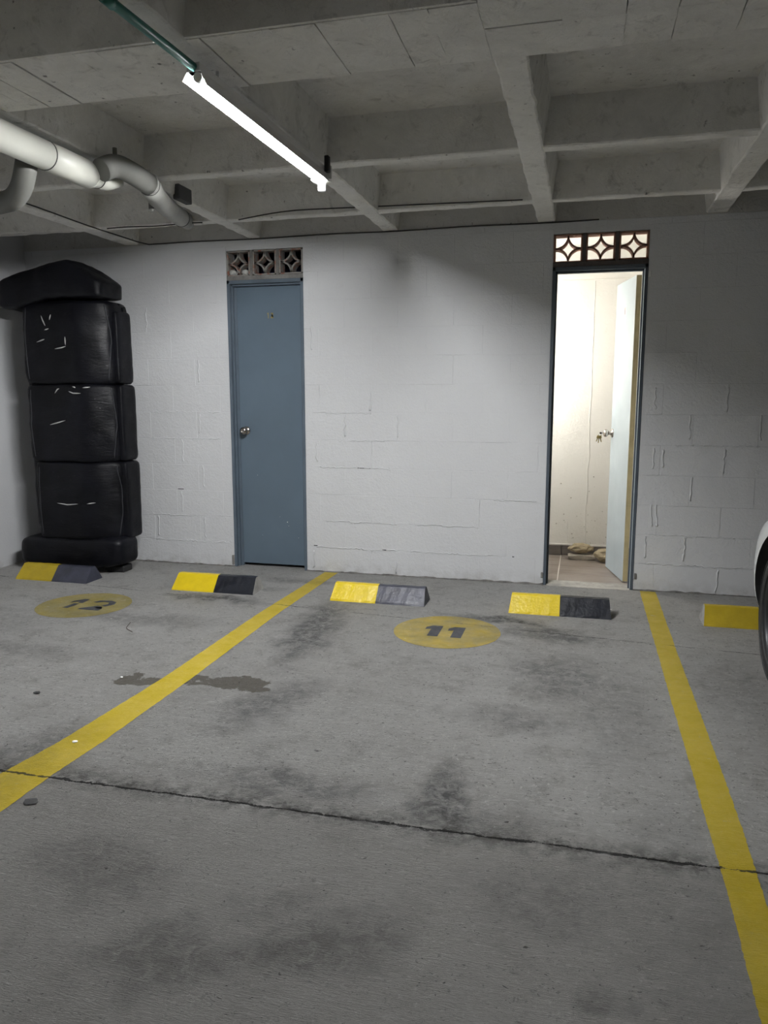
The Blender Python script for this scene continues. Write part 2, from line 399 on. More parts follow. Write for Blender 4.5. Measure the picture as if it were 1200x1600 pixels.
def mat_clay(name, face, patch):
    m, nt, b = new_mat(name)
    P = nt.node('ShaderNodeNewGeometry').outputs['Position']
    f = nt.map(nt.noise(P, 22, 5, .7), .50, .62)
    c = nt.mix(f, face, patch)
    nt.put(b.inputs['Base Color'], c); b.inputs['Roughness'].default_value = .85
    nt.put(b.inputs['Normal'], nt.bump(nt.noise(P, 70, 4), .4, .006)); return m
M_CLAY1 = mat_clay('painted_clay', (.30, .29, .27), (.30, .13, .09))
M_CLAY2 = mat_clay('bare_clay', (.30, .15, .105), (.38, .22, .16))
M_CLAYMORTAR = simple('grey_transom_mortar', (.26, .25, .235), .85, 0, 20, .2, .6, 50)
M_CLAYMORTAR2 = simple('dark_transom_mortar', (.13, .11, .10), .85, 0, 20, .2, .6, 50)
def mat_tile(name, a, b_):
    m, nt, b = new_mat(name)
    P = nt.node('ShaderNodeNewGeometry').outputs['Position']
    oi = nt.node('ShaderNodeObjectInfo').outputs['Random']
    g = nt.noise(nt.mapping(P, scale=(1.5, 22, 22)), 3, 5, .6, .4)
    c = nt.mix(nt.map(g, .35, .65), a, b_); c = nt.mix(nt.math('MULTIPLY', oi, .25), c, (.30, .26, .22))
    nt.put(b.inputs['Base Color'], c); b.inputs['Roughness'].default_value = .4; return m
M_TILE = mat_tile('wood_look_tile', (.20, .165, .14), (.31, .265, .235))
M_SKIRT = mat_tile('dark_skirting_tile', (.10, .090, .085), (.16, .145, .135))

# ------------------------------------------------------------------ floor
WY = 5.42            # face of the back wall
XL = -4.36           # face of the left wall
floor = empty('floor'); tag(floor, kind='structure')
def slab_part(x0, x1, y0, y1, jag0, jag1):
    bm = NB(); n = int((x1-x0)/.05); z = 0
    top = []; bot = []
    for i in range(n+1):
        x = x0+(x1-x0)*i/n
        a = y0+(noise.noise((x*4, 1.3, 0))*.006+noise.noise((x*22, 5.3, 0))*.004 if jag0 else 0)+(.012*x if jag0 else 0)
        c = y1+(noise.noise((x*4, 1.3, 0))*.006+noise.noise((x*22, 5.3, 0))*.004 if jag1 else 0)+(.012*x if jag1 else 0)
        top.append(((x, a, 0), (x, c, 0)))
    tv = [(bm.verts.new(p), bm.verts.new(q)) for p, q in top]
    bv = [(bm.verts.new((p[0], p[1], -.12)), bm.verts.new((q[0], q[1], -.12))) for p, q in top]
    for i in range(n):
        bm.faces.new((tv[i][0], tv[i+1][0], tv[i+1][1], tv[i][1]))
        bm.faces.new((bv[i][0], bv[i][1], bv[i+1][1], bv[i+1][0]))
        bm.faces.new((tv[i][0], bv[i][0], bv[i+1][0], tv[i+1][0])); bm.faces.new((tv[i][1], tv[i+1][1], bv[i+1][1], bv[i][1]))
    bm.faces.new((tv[0][0], tv[0][1], bv[0][1], bv[0][0])); bm.faces.new((tv[-1][0], bv[-1][0], bv[-1][1], tv[-1][1]))
    return obj('concrete_slab', bm, M_FLOOR, floor)
slab_part(XL-.1, 9, -7.5, 2.1635, False, True)
slab_part(XL-.1, 9, 2.1665, 6.6, True, False)
bm = NB(); box(bm, XL-.1, 9, -7.5, 6.6, -.2, -.125); obj('subbase', bm, M_DARK, floor)

# ------------------------------------------------------------------ back wall of painted blocks with two door openings
D1 = (-2.614, -2.010); D2 = (-.237, .372); DH = 2.175; TH = 2.388; WT = 2.462; XR = 7.0
wall = empty('wall_back'); tag(wall, kind='structure')
bm = NB()
for x0, x1, z0, z1 in ((XL-.1, D1[0], 0, WT), (D1[1], D2[0], 0, WT), (D2[1], XR, 0, WT), (D1[0], D1[1], TH, WT), (D2[0], D2[1], TH, WT)):
    box(bm, x0, x1, WY+.0019, WY+.15, z0, z1)
obj('wall_core', bm, M_WALL, wall)
bm = NB(); box(bm, XL-.1, XR, WY-.004, WY+.15, WT, 2.70); obj('edge_beam', bm, M_EDGE, wall)
rows = [0, .188]+[.188+.203*k for k in range(1, 12)]+[WT-.001]
mesh_cache = {}
for r in range(len(rows)-1):
    z0, z1 = rows[r], rows[r+1]
    if z1-z0 < .02: continue
    ph = .905 if r % 2 == 0 else .70
    x = ph-.4*14
    while x < 3.4:
        a, b = x, x+.4; x += .4
        spans = [(max(a, XL), b)]
        for d in (D1, D2):
            if z0 < TH-.03:
                ns = []
                for s, e in spans:
                    if e <= d[0] or s >= d[1]: ns.append((s, e)); continue
                    if s < d[0]: ns.append((s, d[0]))
                    if e > d[1]: ns.append((d[1], e))
                spans = ns
        for s, e in spans:
            if e-s < .02: continue
            key = (round(e-s, 3), round(z1-z0, 3), rnd.randrange(3))
            if key not in mesh_cache:
                bm = NB(); w_, h_ = e-s, z1-z0; j = .0010
                box(bm, j, w_-j, 0, .012, j, h_-j, .0014, 1)
                for v in bm.verts: v.co += Vector((rnd.uniform(-1, 1), rnd.uniform(-.4, .4), rnd.uniform(-1, 1)))*.0008
                bmesh.ops.recalc_face_normals(bm, faces=bm.faces)
                me = bpy.data.meshes.new('block'); bm.to_mesh(me); bm.free(); me.materials.append(M_WALL); mesh_cache[key] = me
            link('block', mesh_cache[key], None, wall, (s, WY+rnd.uniform(-.0013, .0010), z0))
# proud dabs of mortar and the open block ends beside the doors
def bead(x, z0, z1, w=.019, d=.011, y=WY, mat=M_WALL, nm='mortar_ridge'):
    bm = NB(); n = max(3, int((z1-z0)/.012)); pts = []
    for i in range(n+1):
        z = z0+(z1-z0)*i/n; pts.append((x+noise.noise((z*30, x*7, 0))*w*.7, y, z))
    tube(bm, pts, w/2, 6, radii=[w/2*(.5+.7*abs(noise.noise((z[2]*45, x, 3)))) for z in pts])
    for v in bm.verts: v.co.y = y+(v.co.y-y)*d/w*1.5
    return obj(nm, bm, mat, wall, smooth=True)
for x, z0, z1 in ((-1.95, 1.66, 1.83), (-1.925, .84, .99), (-1.955, .03, .16), (.455, 1.24, 1.38), (.462, .84, .98), (.468, .45, .60), (.44, .23, .38), (.50, .45, .6), (.52, .85, .97), (.90, 1.22, 1.38), (.68, 1.04, 1.2), (.71, .63, .79),
                  (-2.877, 1.04, 1.19), (-3.03, .82, .99), (-2.86, .62, .79), (-2.87, 1.43, 1.6), (-3.27, .22, .38), (-2.86, .22, .38), (-3.05, .42, .58), (-3.3, 1.85, 2.0), (.905, .82, .98), (.69, .22, .38), (.91, .02, .17), (1.11, 1.04, 1.2), (-1.31, .02, .1), (-1.5, 1.22, 1.35), (-1.7, 1.03, 1.18), (-1.3, 1.03, 1.19)):
    bead(x, z0, z1)
def hbead(x0, x1, z, w=.014):
    bm = NB(); n = max(4, int((x1-x0)/.012)); pts = [(x0+(x1-x0)*i/n, WY, z+noise.noise((i*.6, z*9, 1))*w) for i in range(n+1)]
    tube(bm, pts, w/2, 6, radii=[w/2*(.35+.9*abs(noise.noise((i*.35, z*5, 7)))) for i in range(n+1)])
    obj('mortar_ridge', bm, M_WALL, wall, smooth=True)
for x0, x1, z in ((-1.93, -1.3, .19), (-1.2, -.6, .19), (-1.85, -1.3, .392), (-1.15, -.7, .392), (-.6, -.3, .595), (-3.35, -2.9, .39), (-3.3, -2.65, .188), (-1.75, -1.4, 1.0), (.45, 1.2, .19), (.5, 1.0, .39), (-1.9, -1.35, .8), (-3.3, -2.7, 1.0), (-3.3, -2.7, 1.203), (.6, 1.1, 1.0), (-1.85, -1.5, 1.2)):
    hbead(x0, x1, z)
bm = NB()
for (a, b) in ((XL, D1[0]), (D1[1], D2[0]), (D2[1], 3.5)):
    n = int((b-a)/.02); pts = [(a+(b-a)*i/n, WY-.002, .001) for i in range(n+1)]
    tube(bm, pts, .01, 6, radii=[.004+.016*abs(noise.noise((p[0]*7, 3, 0)))+.008*abs(noise.noise((p[0]*31, 8, 0))) for p in pts])
tag(obj('mortar_fillet', bm, simple('grimy_mortar', (.22, .21, .195), .9, 0, 25, .3, .8, 60), wall), kind='stuff')
# little dark gaps in the mortar
for x, z, w in ((-1.975+.42, .80, .10), (-1.40, .192, .03), (-3.06, .60, .05), (.70, 1.0, .02), (-1.94, .2, .03), (-.45, .19, .015)):
    bm = NB(); box(bm, x-w/2, x+w/2, WY-.0012, WY+.001, z-.003, z+.003, .001); obj('mortar_gap', bm, M_DARK, wall)

# transom blocks over each door: three pierced clay blocks with four quarter arcs
def breeze(x0, x1, z0, z1, mat, y0):
    bm = NB(); dp = .085; fr = .012
    box(bm, x0, x1, y0, y0+dp, z0, z0+fr*.7); box(bm, x0, x1, y0, y0+dp, z1-fr*.7, z1)
    box(bm, x0, x0+fr, y0, y0+dp, z0, z1); box(bm, x1-fr, x1, y0, y0+dp, z0, z1)
    ix0, ix1, iz0, iz1 = x0+fr, x1-fr, z0+fr*.7, z1-fr*.7
    rx, rz = (ix1-ix0)/2, (iz1-iz0)/2; t = .011; n = 12
    for cx, cz, a0 in ((ix0, iz0, 0), (ix1, iz0, PI/2), (ix1, iz1, PI), (ix0, iz1, 1.5*PI)):
        ring = []
        for i in range(n+1):
            a = a0+PI/2*i/n; ca, sa = math.cos(a), math.sin(a)
            ring.append([bm.verts.new((cx+(rx+s*t/2)*ca, y, cz+(rz+s*t/2)*sa)) for s, y in ((-1, y0+.004), (1, y0+.004), (1, y0+dp), (-1, y0+dp))])
        for i in range(n):
            for k in range(4): bm.faces.new((ring[i][k], ring[i][(k+1) % 4], ring[i+1][(k+1) % 4], ring[i+1][k]))
        bm.faces.new(ring[0]); bm.faces.new(ring[-1][::-1])
    return obj('breeze_block', bm, mat, wall)
for (d, mat, mm) in ((D1, M_CLAY1, M_CLAYMORTAR), (D2, M_CLAY2, M_CLAYMORTAR2)):
    z0, z1 = DH+.034, TH-.004; g = .022; w = (d[1]-d[0]-2*g-.004)/3; x = d[0]+.002
    for k in range(3):
        breeze(x, x+w, z0-(.004 if k == 0 else 0), z1, mat, WY+.006)
        if k < 2:
            bm = NB(); box(bm, x+w-.001, x+w+g+.001, WY+.002, WY+.10, z0-.01, z1+.006, .003); obj('mortar_joint', bm, mm, wall)
        x += w+g
    bm = NB(); box(bm, d[0], d[1], WY+.003, WY+.11, DH-.002, z0-.002, .002); obj('transom_sill', bm, mm, wall)
# crumpled plastic stuffed in the left transom
for (px, pz, s, lab) in ((-2.575, 2.232, .030, 'crumpled white plastic stuffed in lower left hole of transom, left lump'), (-2.475, 2.232, .026, 'crumpled white plastic stuffed in transom, right of the red clay arc')):
    bm = NB(); bmesh.ops.create_icosphere(bm, subdivisions=3, radius=1)
    for v in bm.verts:
        f = 1+.35*noise.noise(v.co*2.3+Vector((px*9, 0, 0)))
        v.co = Vector((v.co.x*s*f*1.05, v.co.y*.02*f, v.co.z*.024*f))
    o = obj('plastic_wad', bm, M_PAPER, None, (px, WY+.035, pz)); tag(o, lab, 'plastic wad')

# ------------------------------------------------------------------ left wall, right and rear shell
bm = NB(); box(bm, XL-.15, XL, -7.5, 6.6, 0, 2.70); wl = obj('wall_left', bm, M_WALL_L); tag(wl, kind='structure')
for (y0, y1, z) in ((4.72, 4.95, 1.62), (4.6, 4.85, 1.50), (4.7, 4.9, 1.42), (4.6, 4.95, .93), (4.68, 4.93, .86), (4.75, 5.0, 1.90), (4.8, 5.0, 1.34), (4.7, 4.96, .80)):
    bm = NB(); pts = [(XL, y0+(y1-y0)*i/10, z+noise.noise((i*.5, z*7, 0))*.012) for i in range(11)]
    tube(bm, pts, .006, 6, radii=[.006*math.sin(PI*(i+.6)/11.2) for i in range(11)]); obj('plaster_ridge', bm, M_WALL_L, wl, smooth=True)
bm = NB(); box(bm, XR, XR+.15, -7.5, 6.6, 0, 2.70); tag(obj('wall_right', bm, M_WALL_L), kind='structure')
bm = NB(); box(bm, XL-.1, XR, -7.5, -7.35, 0, 2.70); tag(obj('wall_front', bm, M_WALL_L), kind='structure')

# ------------------------------------------------------------------ waffle ceiling
ceil = empty('ceiling'); tag(ceil, kind='structure')
bm = NB(); box(bm, XL-.15, XR+.15, -7.5, 6.6, 2.685, 2.86); obj('ceiling_slab', bm, M_SLAB, ceil)
def rib(axis, c0, c1, s, e, z0, zt=2.69, spread=.028, nm='ceiling_rib', mat=None, amp=.007):
    bm = NB(); n = max(2, int((e-s)/.045)); rings = []
    for i in range(n+1):
        t = s+(e-s)*i/n
        j = [noise.noise((t*9, c0*3+k*5, 2))*amp+rnd.uniform(-.45, .45)*amp for k in range(4)]
        m_ = (c0+c1)/2
        prof = [(c0-spread, zt), (c0+j[0], z0+.006+j[2]*.6), (c0+.008+j[0], z0+j[2]*.5), (m_, z0+j[1]*.4), (c1-.008+j[1], z0+j[3]*.5), (c1+j[1], z0+.006+j[3]*.6), (c1+spread, zt)]
        rings.append([bm.verts.new((a, t, z) if axis == 'Y' else (t, a, z)) for a, z in prof])
    for i in range(n):
        for k in range(6): bm.faces.new((rings[i][k], rings[i][k+1], rings[i+1][k+1], rings[i+1][k]))
    bm.faces.new(rings[0]); bm.faces.new(rings[-1][::-1])
    return obj(nm, bm, mat or M_BEAM, ceil)
YR = [(-3.455, -3.335), (-2.43, -2.33), (-1.41, -1.30), (-.345, -.228), (.70, .828), (1.76, 1.87), (2.8, 2.91), (3.84, 3.95), (4.88, 4.99), (5.92, 6.03)]
for a, b in YR: rib('Y', a, b, 2.84, WY+.01, 2.468)
for a, b in YR[:3]: rib('Y', a, b, -7.4, 2.46, 2.468)
for k, (a, b) in enumerate(((3.86, 3.945), (4.865, 4.945))): rib('X', a, b, XL, XR, 2.474, spread=.02)
for k in range(7): y = 1.42-.98*k; rib('X', y, y+.09, XL, -.36, 2.474)
# wide beam across, cast against boards: each board face slightly proud of or behind the next
bm = NB(); box(bm, XL, -.35, 2.45, 2.845, 2.492, 2.70); box(bm, -.36, XR, -7.4, 2.840, 2.492, 2.70); obj('beam_core', bm, simple('grimy_board_gap', (.035, .034, .03), .9), ceil)
for nm, a in (('beam_face', (XL, -.352, 2.436, 2.4505, 2.472, 2.69)), ('beam_face', (-.364, -.352, -7.4, 2.44, 2.472, 2.69))):
    bm = NB(); box(bm, *a); obj(nm, bm, M_BEAM, ceil)
x = XL
while x < XR-.02:
    w = rnd.choice((.09, .12, .15, .19, .24)); x1 = min(x+w, XR)
    if x < -.35 < x1 : x1 = -.35
    y0s = 2.45 if x1 <= -.349 else None
    segs = [(2.45, 2.845)] if x1 <= -.349 else [(2.62, 2.845+rnd.uniform(-.006, .006)), (1.55+rnd.uniform(-.05, .05), 2.618), (.2, 1.5)]
    for (a, b) in segs:
        bm = NB(); dz = rnd.uniform(-.0028, .0028); g = rnd.choice((.0003, .0010, .0055, .0030, .0004))
        n = max(2, int((b-a)/.05)); rr = []
        for i in range(n+1):
            y = a+(b-a)*i/n; q = rnd.uniform(-.0016, .0016)
            if b > 2.8 and i == n: y += rnd.uniform(-.004, .004)
            rr.append([bm.verts.new(p) for p in ((x+g+q, y, 2.50), (x+g+q, y, 2.4695+dz), (x1-g+q, y, 2.4695+dz), (x1-g+q, y, 2.50))])
        for i in range(n):
            for k in range(3): bm.faces.new((rr[i][k], rr[i][k+1], rr[i+1][k+1], rr[i+1][k]))
        bm.faces.new(rr[0]); bm.faces.new(rr[-1][::-1])
        obj('board_cast_panel', bm, M_BEAM, ceil)
    x = x1

# ------------------------------------------------------------------ store rooms behind the doors
RY0, RY1 = WY+.15, 6.46
def room(x0, x1, y1, mat, floor_z, nm):
    e_ = empty(nm); tag(e_, kind='structure')
    bm = NB(); box(bm, x0-.1, x1+.1, y1, y1+.1, 0, 2.69); obj('rear_face', bm, mat, e_)
    for a, b in ((x0-.1, x0), (x1, x1+.1)):
        bm = NB(); box(bm, a, b, RY0, y1, 0, 2.69); obj('side_face', bm, mat, e_)
    bm = NB(); box(bm, x0, x1, RY0, y1, 2.50, 2.69); obj('room_ceiling', bm, mat, e_)
    return e_
r2 = room(-.85, .62, RY1, M_ROOM, 0, 'wall_storeroom')
r1 = room(-2.95, -1.75, 6.3, simple('unlit_store_plaster', (.10, .10, .20), .9), 0, 'wall_closed_storeroom')  # gloom of the closed room is put into the dark blue plaster colour
# formwork seams and dabs on the lit wall
for (x0, zt) in ((.05, 2.22), (-.095, .30)):
    bm = NB(); n = 90; pts = []
    for i in range(n+1):
        z = .11+(zt-.11)*i/n; pts.append((x0+.012*noise.noise((z*4, x0, 0)), RY1, z))
    tube(bm, pts, .006, 6, radii=[.0028+.005*abs(noise.noise((p[2]*38, 1, x0))) for p in pts]); obj('plaster_seam', bm, M_ROOM, r2, smooth=True)
bm = NB(); pts = [(-.2+.6*i/40, RY1, 2.235+.004*noise.noise((i*.5, 0, 0))) for i in range(41)]; tube(bm, pts, .004, 6); obj('plaster_seam', bm, M_ROOM, r2, smooth=True)
for i in range(34):
    x = rnd.uniform(-.2, .25); z = .12+abs(rnd.gauss(0, .22)); s = rnd.uniform(.002, .0055)
    bm = NB(); bmesh.ops.create_icosphere(bm, subdivisions=1, radius=s); obj('plaster_pit', bm, M_STONE2, r2, (x, RY1, z))
# tiled floor in the open room
tf = empty('floor_storeroom'); tag(tf, kind='structure')
bm = NB(); box(bm, -.85, .62, 5.53, RY1, .0015, .008); obj('grout_bed', bm, M_GROUT, tf)
ys = [5.53, 5.75, 6.05, 6.35, RY1]
for j in range(4):
    for (a, b) in ((-.85, -.745), (-.745, -.142), (-.142, .46), (.46, .62)):
        bm = NB(); g = .0035; box(bm, a+g, b-g, ys[j]+g, ys[j+1]-g, .004, .0105, .0008); obj('floor_tile', bm, M_TILE, tf)
sk = empty('baseboard_storeroom'); tag(sk, kind='structure')
for (a, b) in ((-.85, -.745), (-.742, -.142), (-.138, .46), (.463, .62)):
    bm = NB(); box(bm, a, b, RY1-.012, RY1, .012, .095, .001); obj('skirting_tile', bm, M_SKIRT, sk)
bm = NB(); box(bm, -.85, .62, RY1-.011, RY1, .095, .108, .002); obj('skirting_grout', bm, M_GROUT, sk)
# threshold: rough strip of pale mortar
bm = NB(); n = 40; tv = []
for i in range(n+1):
    x = D2[0]+.02+(D2[1]-D2[0]-.04)*i/n
    tv.append([bm.verts.new((x, 5.40+.012*noise.noise((x*15, 0, 0)), .0006)), bm.verts.new((x, 5.45, .004)), bm.verts.new((x, 5.535+.004*noise.noise((x*20, 2, 0)), .0115)), bm.verts.new((x, 5.54, .003))])
for i in range(n):
    for k in range(3): bm.faces.new((tv[i][k], tv[i+1][k], tv[i+1][k+1], tv[i][k+1]))
tag(obj('threshold', bm, simple('pale_mortar', (.46, .44, .40), .85, 0, 18, .2, .7, 60), None), kind='structure')
# bulb
bl = empty('wall_bulb', (-.70, 5.95, 1.80)); tag(bl, 'bare lit bulb inside the open storeroom, hidden behind the wall left of the doorway', 'light')
bm = NB(); box(bm, -.15, .01, -.012, .012, 0, .02, .003); obj('bracket', bm, M_WHITEPL, bl)
bm = NB(); lathe(bm, [(0, 0), (.045, 0), (.045, -.02), (.02, -.04), (.02, -.06), (0, -.06)]); obj('lampholder', bm, M_WHITEPL, bl, smooth=True)
bm = NB(); lathe(bm, [(.014, -.055), (.018, -.075), (.036, -.11), (.040, -.135), (.030, -.165), (0, -.178)]); obj('bulb', bm, emit('bulb_glow', (1, .965, .90), BULB), bl, smooth=True)

# ------------------------------------------------------------------ door 1 (closed)
def frame_part(x0, x1, top, mat, parent, flip=1):
    bm = NB(); f = .021; dp = .10
    for (a, b) in ((x0, x0+f), (x1-f, x1)): box(bm, a, b, WY-.004, WY+dp, .0, top, .002)
    box(bm, x0, x1, WY-.004, WY+dp, top-.026, top, .002)
    # stepped rebate
    for (a, b) in ((x0+f, x0+f+.012), (x1-f-.012, x1-f)): box(bm, a, b, WY+.026, WY+.055, .0, top-.026, .0015)
    box(bm, x0+f, x1-f, WY+.026, WY+.055, top-.040, top-.026, .0015)
    return obj('door_frame', bm, mat, parent)
d1 = empty('door_1'); tag(d1, kind='structure')
frame_part(D1[0], D1[1], DH, M_FRAME, d1)
bm = NB(); box(bm, D1[0]+.022, D1[0]+.052, WY+.054, WY+.09, 0, DH-.04, .002); obj('stop_strip', bm, M_FRAME, d1)
bm = NB(); box(bm, D1[0]+.040, D1[1]-.022, WY+.060, WY+.098, .022, DH-.041, .002); leaf1 = obj('door_leaf', bm, M_DOOR, d1)
def knob(parent, M, mat=M_CHROME):
    bm = NB()
    lathe(bm, [(0, 0), (.034, 0), (.033, .005), (.026, .010), (.014, .013), (.012, .028), (.018, .034), (.027, .042), (.030, .052), (.027, .062), (.016, .069), (.008, .070), (.0075, .067), (0, .067)], M, 28)
    return obj('door_knob', bm, mat, parent, smooth=True)
knob(leaf1, Matrix.Translation((-2.515, WY+.061, 1.062)) @ Matrix.Rotation(PI/2, 4, 'X'))
# digits on doors
SEG = {'1': [[(.35, 1), (.62, 1), (.62, 0), (.38, 0), (.38, .78), (.18, .70), (.18, .84)]],
       '2': [[(.05, .0), (.95, .0), (.95, .2), (.42, .2), (.86, .52), (.93, .72), (.80, .93), (.5, 1.0), (.2, .93), (.06, .74), (.30, .70), (.40, .80), (.52, .82), (.65, .76), (.66, .64), (.58, .52), (.05, .17)]]}
def digit(bm, ch, ox, oy, w, h, P):
    for poly in SEG[ch]:
        f = bm.faces.new([bm.verts.new(P(ox+px*w, oy+py*h)) for px, py in poly])
        bmesh.ops.triangulate(bm, faces=[f])
def ext_text(name, txt, w, h, P, mat, parent, gap=.15):
    bm = NB()
    for i, c in enumerate(txt): digit(bm, c, i*w*(1+gap), 0, w, h, P)
    return obj(name, bm, mat, parent)
ext_text('number', '12', .026, .042, lambda a, b: (-2.325+a, WY+.0592, 1.90+b), M_GOLD, leaf1)
for (x, z, s) in ((-2.19, .36, .004), (-2.18, .33, .0022), (-2.43, .72, .0022), (-2.1, .24, .002), (-2.25, .40, .0018), (-2.4, .25, .0015)):
    bm = NB(); lathe(bm, [(0, 0), (s, 0), (s*.6, .0008), (0, .001)], Matrix.Translation((x, WY+.060, z)) @ Matrix.Rotation(PI/2, 4, 'X'), 9); obj('paint_fleck', bm, M_CHIP, leaf1)
for (x, z) in ((-2.622, .06), ):
    bm = NB(); box(bm, x-.012, x+.006, WY-.008, WY+.002, z-.045, z+.03, .002); obj('frame_anchor', bm, M_CLAYMORTAR, d1)

# ------------------------------------------------------------------ door 2 (standing open into the room)
d2 = empty('door_2'); tag(d2, kind='structure')
frame_part(D2[0], D2[1], DH, M_FRAME2, d2)
bm = NB(); box(bm, D2[1]-.0225, D2[1]-.019, WY-.006, WY+.03, .01, DH-.03, .001); obj('painted_highlight', bm, M_LEAF2, d2)  # pale strip that paints in the highlight along the jamb edge
for (x, z) in ((D2[0]-.008, .07), (D2[1]+.010, 2.11), (D2[1]+.012, .10)):
    bm = NB(); box(bm, x-.008, x+.008, WY-.009, WY+.002, z-.02, z+.02, .003); obj('frame_anchor', bm, M_WHITEMETAL if z > 1 else M_CLAYMORTAR, d2)
hx, hy = .345, 5.585
ang = math.atan2(6.072-hy, .199-.303)      # direction of the leaf from its hinge edge
lf = empty('door_leaf', (hx, hy, 0), ang, d2)
# local x runs along the leaf, local +y is the face seen from the garage
bm = NB(); box(bm, .0, .50, .0, .036, .018, 2.13, .0015); obj('panel', bm, M_LEAF2, lf)
bm = NB(); box(bm, -.0015, .0005, .001, .035, .020, 2.128); obj('panel_edge', bm, M_TAN, lf)
for z in (.22, 1.06, 1.92):
    bm = NB(); box(bm, -.004, -.001, .006, .028, z-.045, z+.045, .0008)
    for dz in (-.03, 0, .03): lathe(bm, [(0, 0), (.003, 0), (0, .0015)], Matrix.Translation((-.004, .017, z+dz)) @ Matrix.Rotation(-PI/2, 4, 'Y'), 8)
    obj('hinge', bm, M_TAN, lf)
k2 = knob(lf, Matrix.Translation((.455, .036, 1.05)) @ Matrix.Rotation(-PI/2, 4, 'X'))
knob(lf, Matrix.Translation((.455, .0, 1.05)) @ Matrix.Rotation(PI/2, 4, 'X'))
bm = NB(); box(bm, .22, .28, .0355, .037, 1.885, 1.955); st_ = obj('number_sticker', bm, M_STICK, lf)
bm = NB(); box(bm, .244, .256, .0368, .0378, 1.895, 1.945); obj('digit', bm, M_DIGIT, lf)
# keys in the knob
Mk = Matrix.Translation((hx, hy, 0)) @ Matrix.Rotation(ang, 4, 'Z')
kp = Mk @ Vector((.455, .036+.070, 1.05))
kr = empty('key_ring', kp); tag(kr, 'small bunch of brass keys hanging from the knob of the open door', 'keys')
d_ = (Mk.to_3x3() @ Vector((0, 1, 0)))
bm = NB(); tube(bm, [d_*-.004, d_*.014], .0035, 8)
bm2 = bm; lathe(bm2, [(0, 0), (.009, 0), (.009, .002), (0, .002)], Matrix.Translation(d_*.018) @ Matrix.Rotation(PI/2, 4, 'X'), 12); obj('key_in_lock', bm2, M_CHROME, kr)
bm = NB(); pts = [d_*.022+Vector((0, 0, -.010))+Vector((math.cos(a)*d_.x, math.cos(a)*d_.y, math.sin(a)))*.012 for a in [2*PI*i/16 for i in range(17)]]; tube(bm, pts, .0012, 6, cap=False); obj('split_ring', bm, M_CHROME, kr)
for i, (tilt, L) in enumerate(((-.25, .05), (.1, .056), (.35, .048))):
    bm = NB(); B = Matrix.Translation(d_*(.024+.004*i)+Vector((0, .003*i, -.018))) @ Matrix.Rotation(tilt, 4, 'Y')
    box(bm, -.010, .010, -.001, .001, -.022, 0, .0008); box(bm, -.0035, .0035, -.001, .001, -L, -.02)
    bmesh.ops.transform(bm, matrix=B, verts=bm.verts); obj('key', bm, M_BRASS, kr)

# stones on the tiles
def stone(loc, sc, seed, mat, rz, lab, sub=3, flat=False):
    bm = NB(); bmesh.ops.create_icosphere(bm, subdivisions=sub, radius=1)
    for v in bm.verts:
        c = v.co.copy(); f = 1+.30*noise.noise(c*1.5+Vector((seed, 0, 0)))+.14*noise.noise(c*4+Vector((seed, 3, 0)))
        if flat: c = Vector([max(-.72, min(.72, q))/.72 for q in c]); f = 1+.08*noise.noise(c*2+Vector((seed, 0, 0)))
        v.co = Vector((c.x*sc[0], c.y*sc[1], c.z*sc[2]))*f
    zmin = min(v.co.z for v in bm.verts)
    for v in bm.verts: v.co.z -= zmin
    o = obj('stone', bm, mat, None, loc); o.rotation_euler = (0, 0, rz); tag(o, lab, 'stone'); return o
stone((.026, 6.33, .010), (.105, .052, .021), 3, M_STONE2, .03, 'flat grey stone slab on the storeroom tiles under a tan rock', flat=True)
stone((.018, 6.335, .056), (.092, .05, .038), 8, M_STONE, .1, 'rough tan rock lying on top of the flat grey stone slab')
stone((.205, 6.27, .010), (.085, .075, .055), 14, M_STONE, .6, 'rough tan rock beside the open door edge, partly hidden behind it')

# ------------------------------------------------------------------ black leather sofa stood on its end in the corner
sofa = empty('sofa', (-3.62, 5.12, 0)); tag(sofa, 'black leather three seat sofa standing upright on its arm in the left corner', 'sofa')
SO = sofa.location
def SP(bm):
    for v in bm.verts: v.co -= SO
def padded(name, x0, x1, y0, y1, z0, z1, k=7, n=(16, 8, 16), bulge=.0, shear=None, seed=0, amp=.006, mat=M_LEATHER, parent=sofa, fn=None):
    bm = puff(*n, k=k)
    for v in bm.verts:
        x, y, z = v.co
        p = Vector(((x0+x1)/2+x*(x1-x0)/2, (y0+y1)/2+y*(y1-y0)/2, (z0+z1)/2+z*(z1-z0)/2))
        if y < .3: p.y -= bulge*(1-x*x)*(1-z*z)
        if fn: p = fn(p, x, y, z)
        nn = noise.noise_vector(p*7+Vector((seed, 0, 0)))*amp+noise.noise_vector(p*21+Vector((0, seed, 0)))*amp*.35
        v.co = p+nn-SO
    return obj(name, bm, mat, parent, smooth=True)
def body_fn(p, x, y, z):
    # right third of each cushion turns away from the garage; left edge is slightly set back
    t = (p.x+3.60)/.22
    if t > 0: p.y += .10*min(t, 1.4)**1.6*(1 if y < .5 else 0)
    return p
def panel_fn(p, x, y, z):
    if y < .5: p.y += max(0, p.x+3.30)*.35
    return p
secs = [(.245, .838, -4.000, -3.335), (.836, 1.412, -4.03, -3.345), (1.410, 2.005, -4.035, -3.355)]
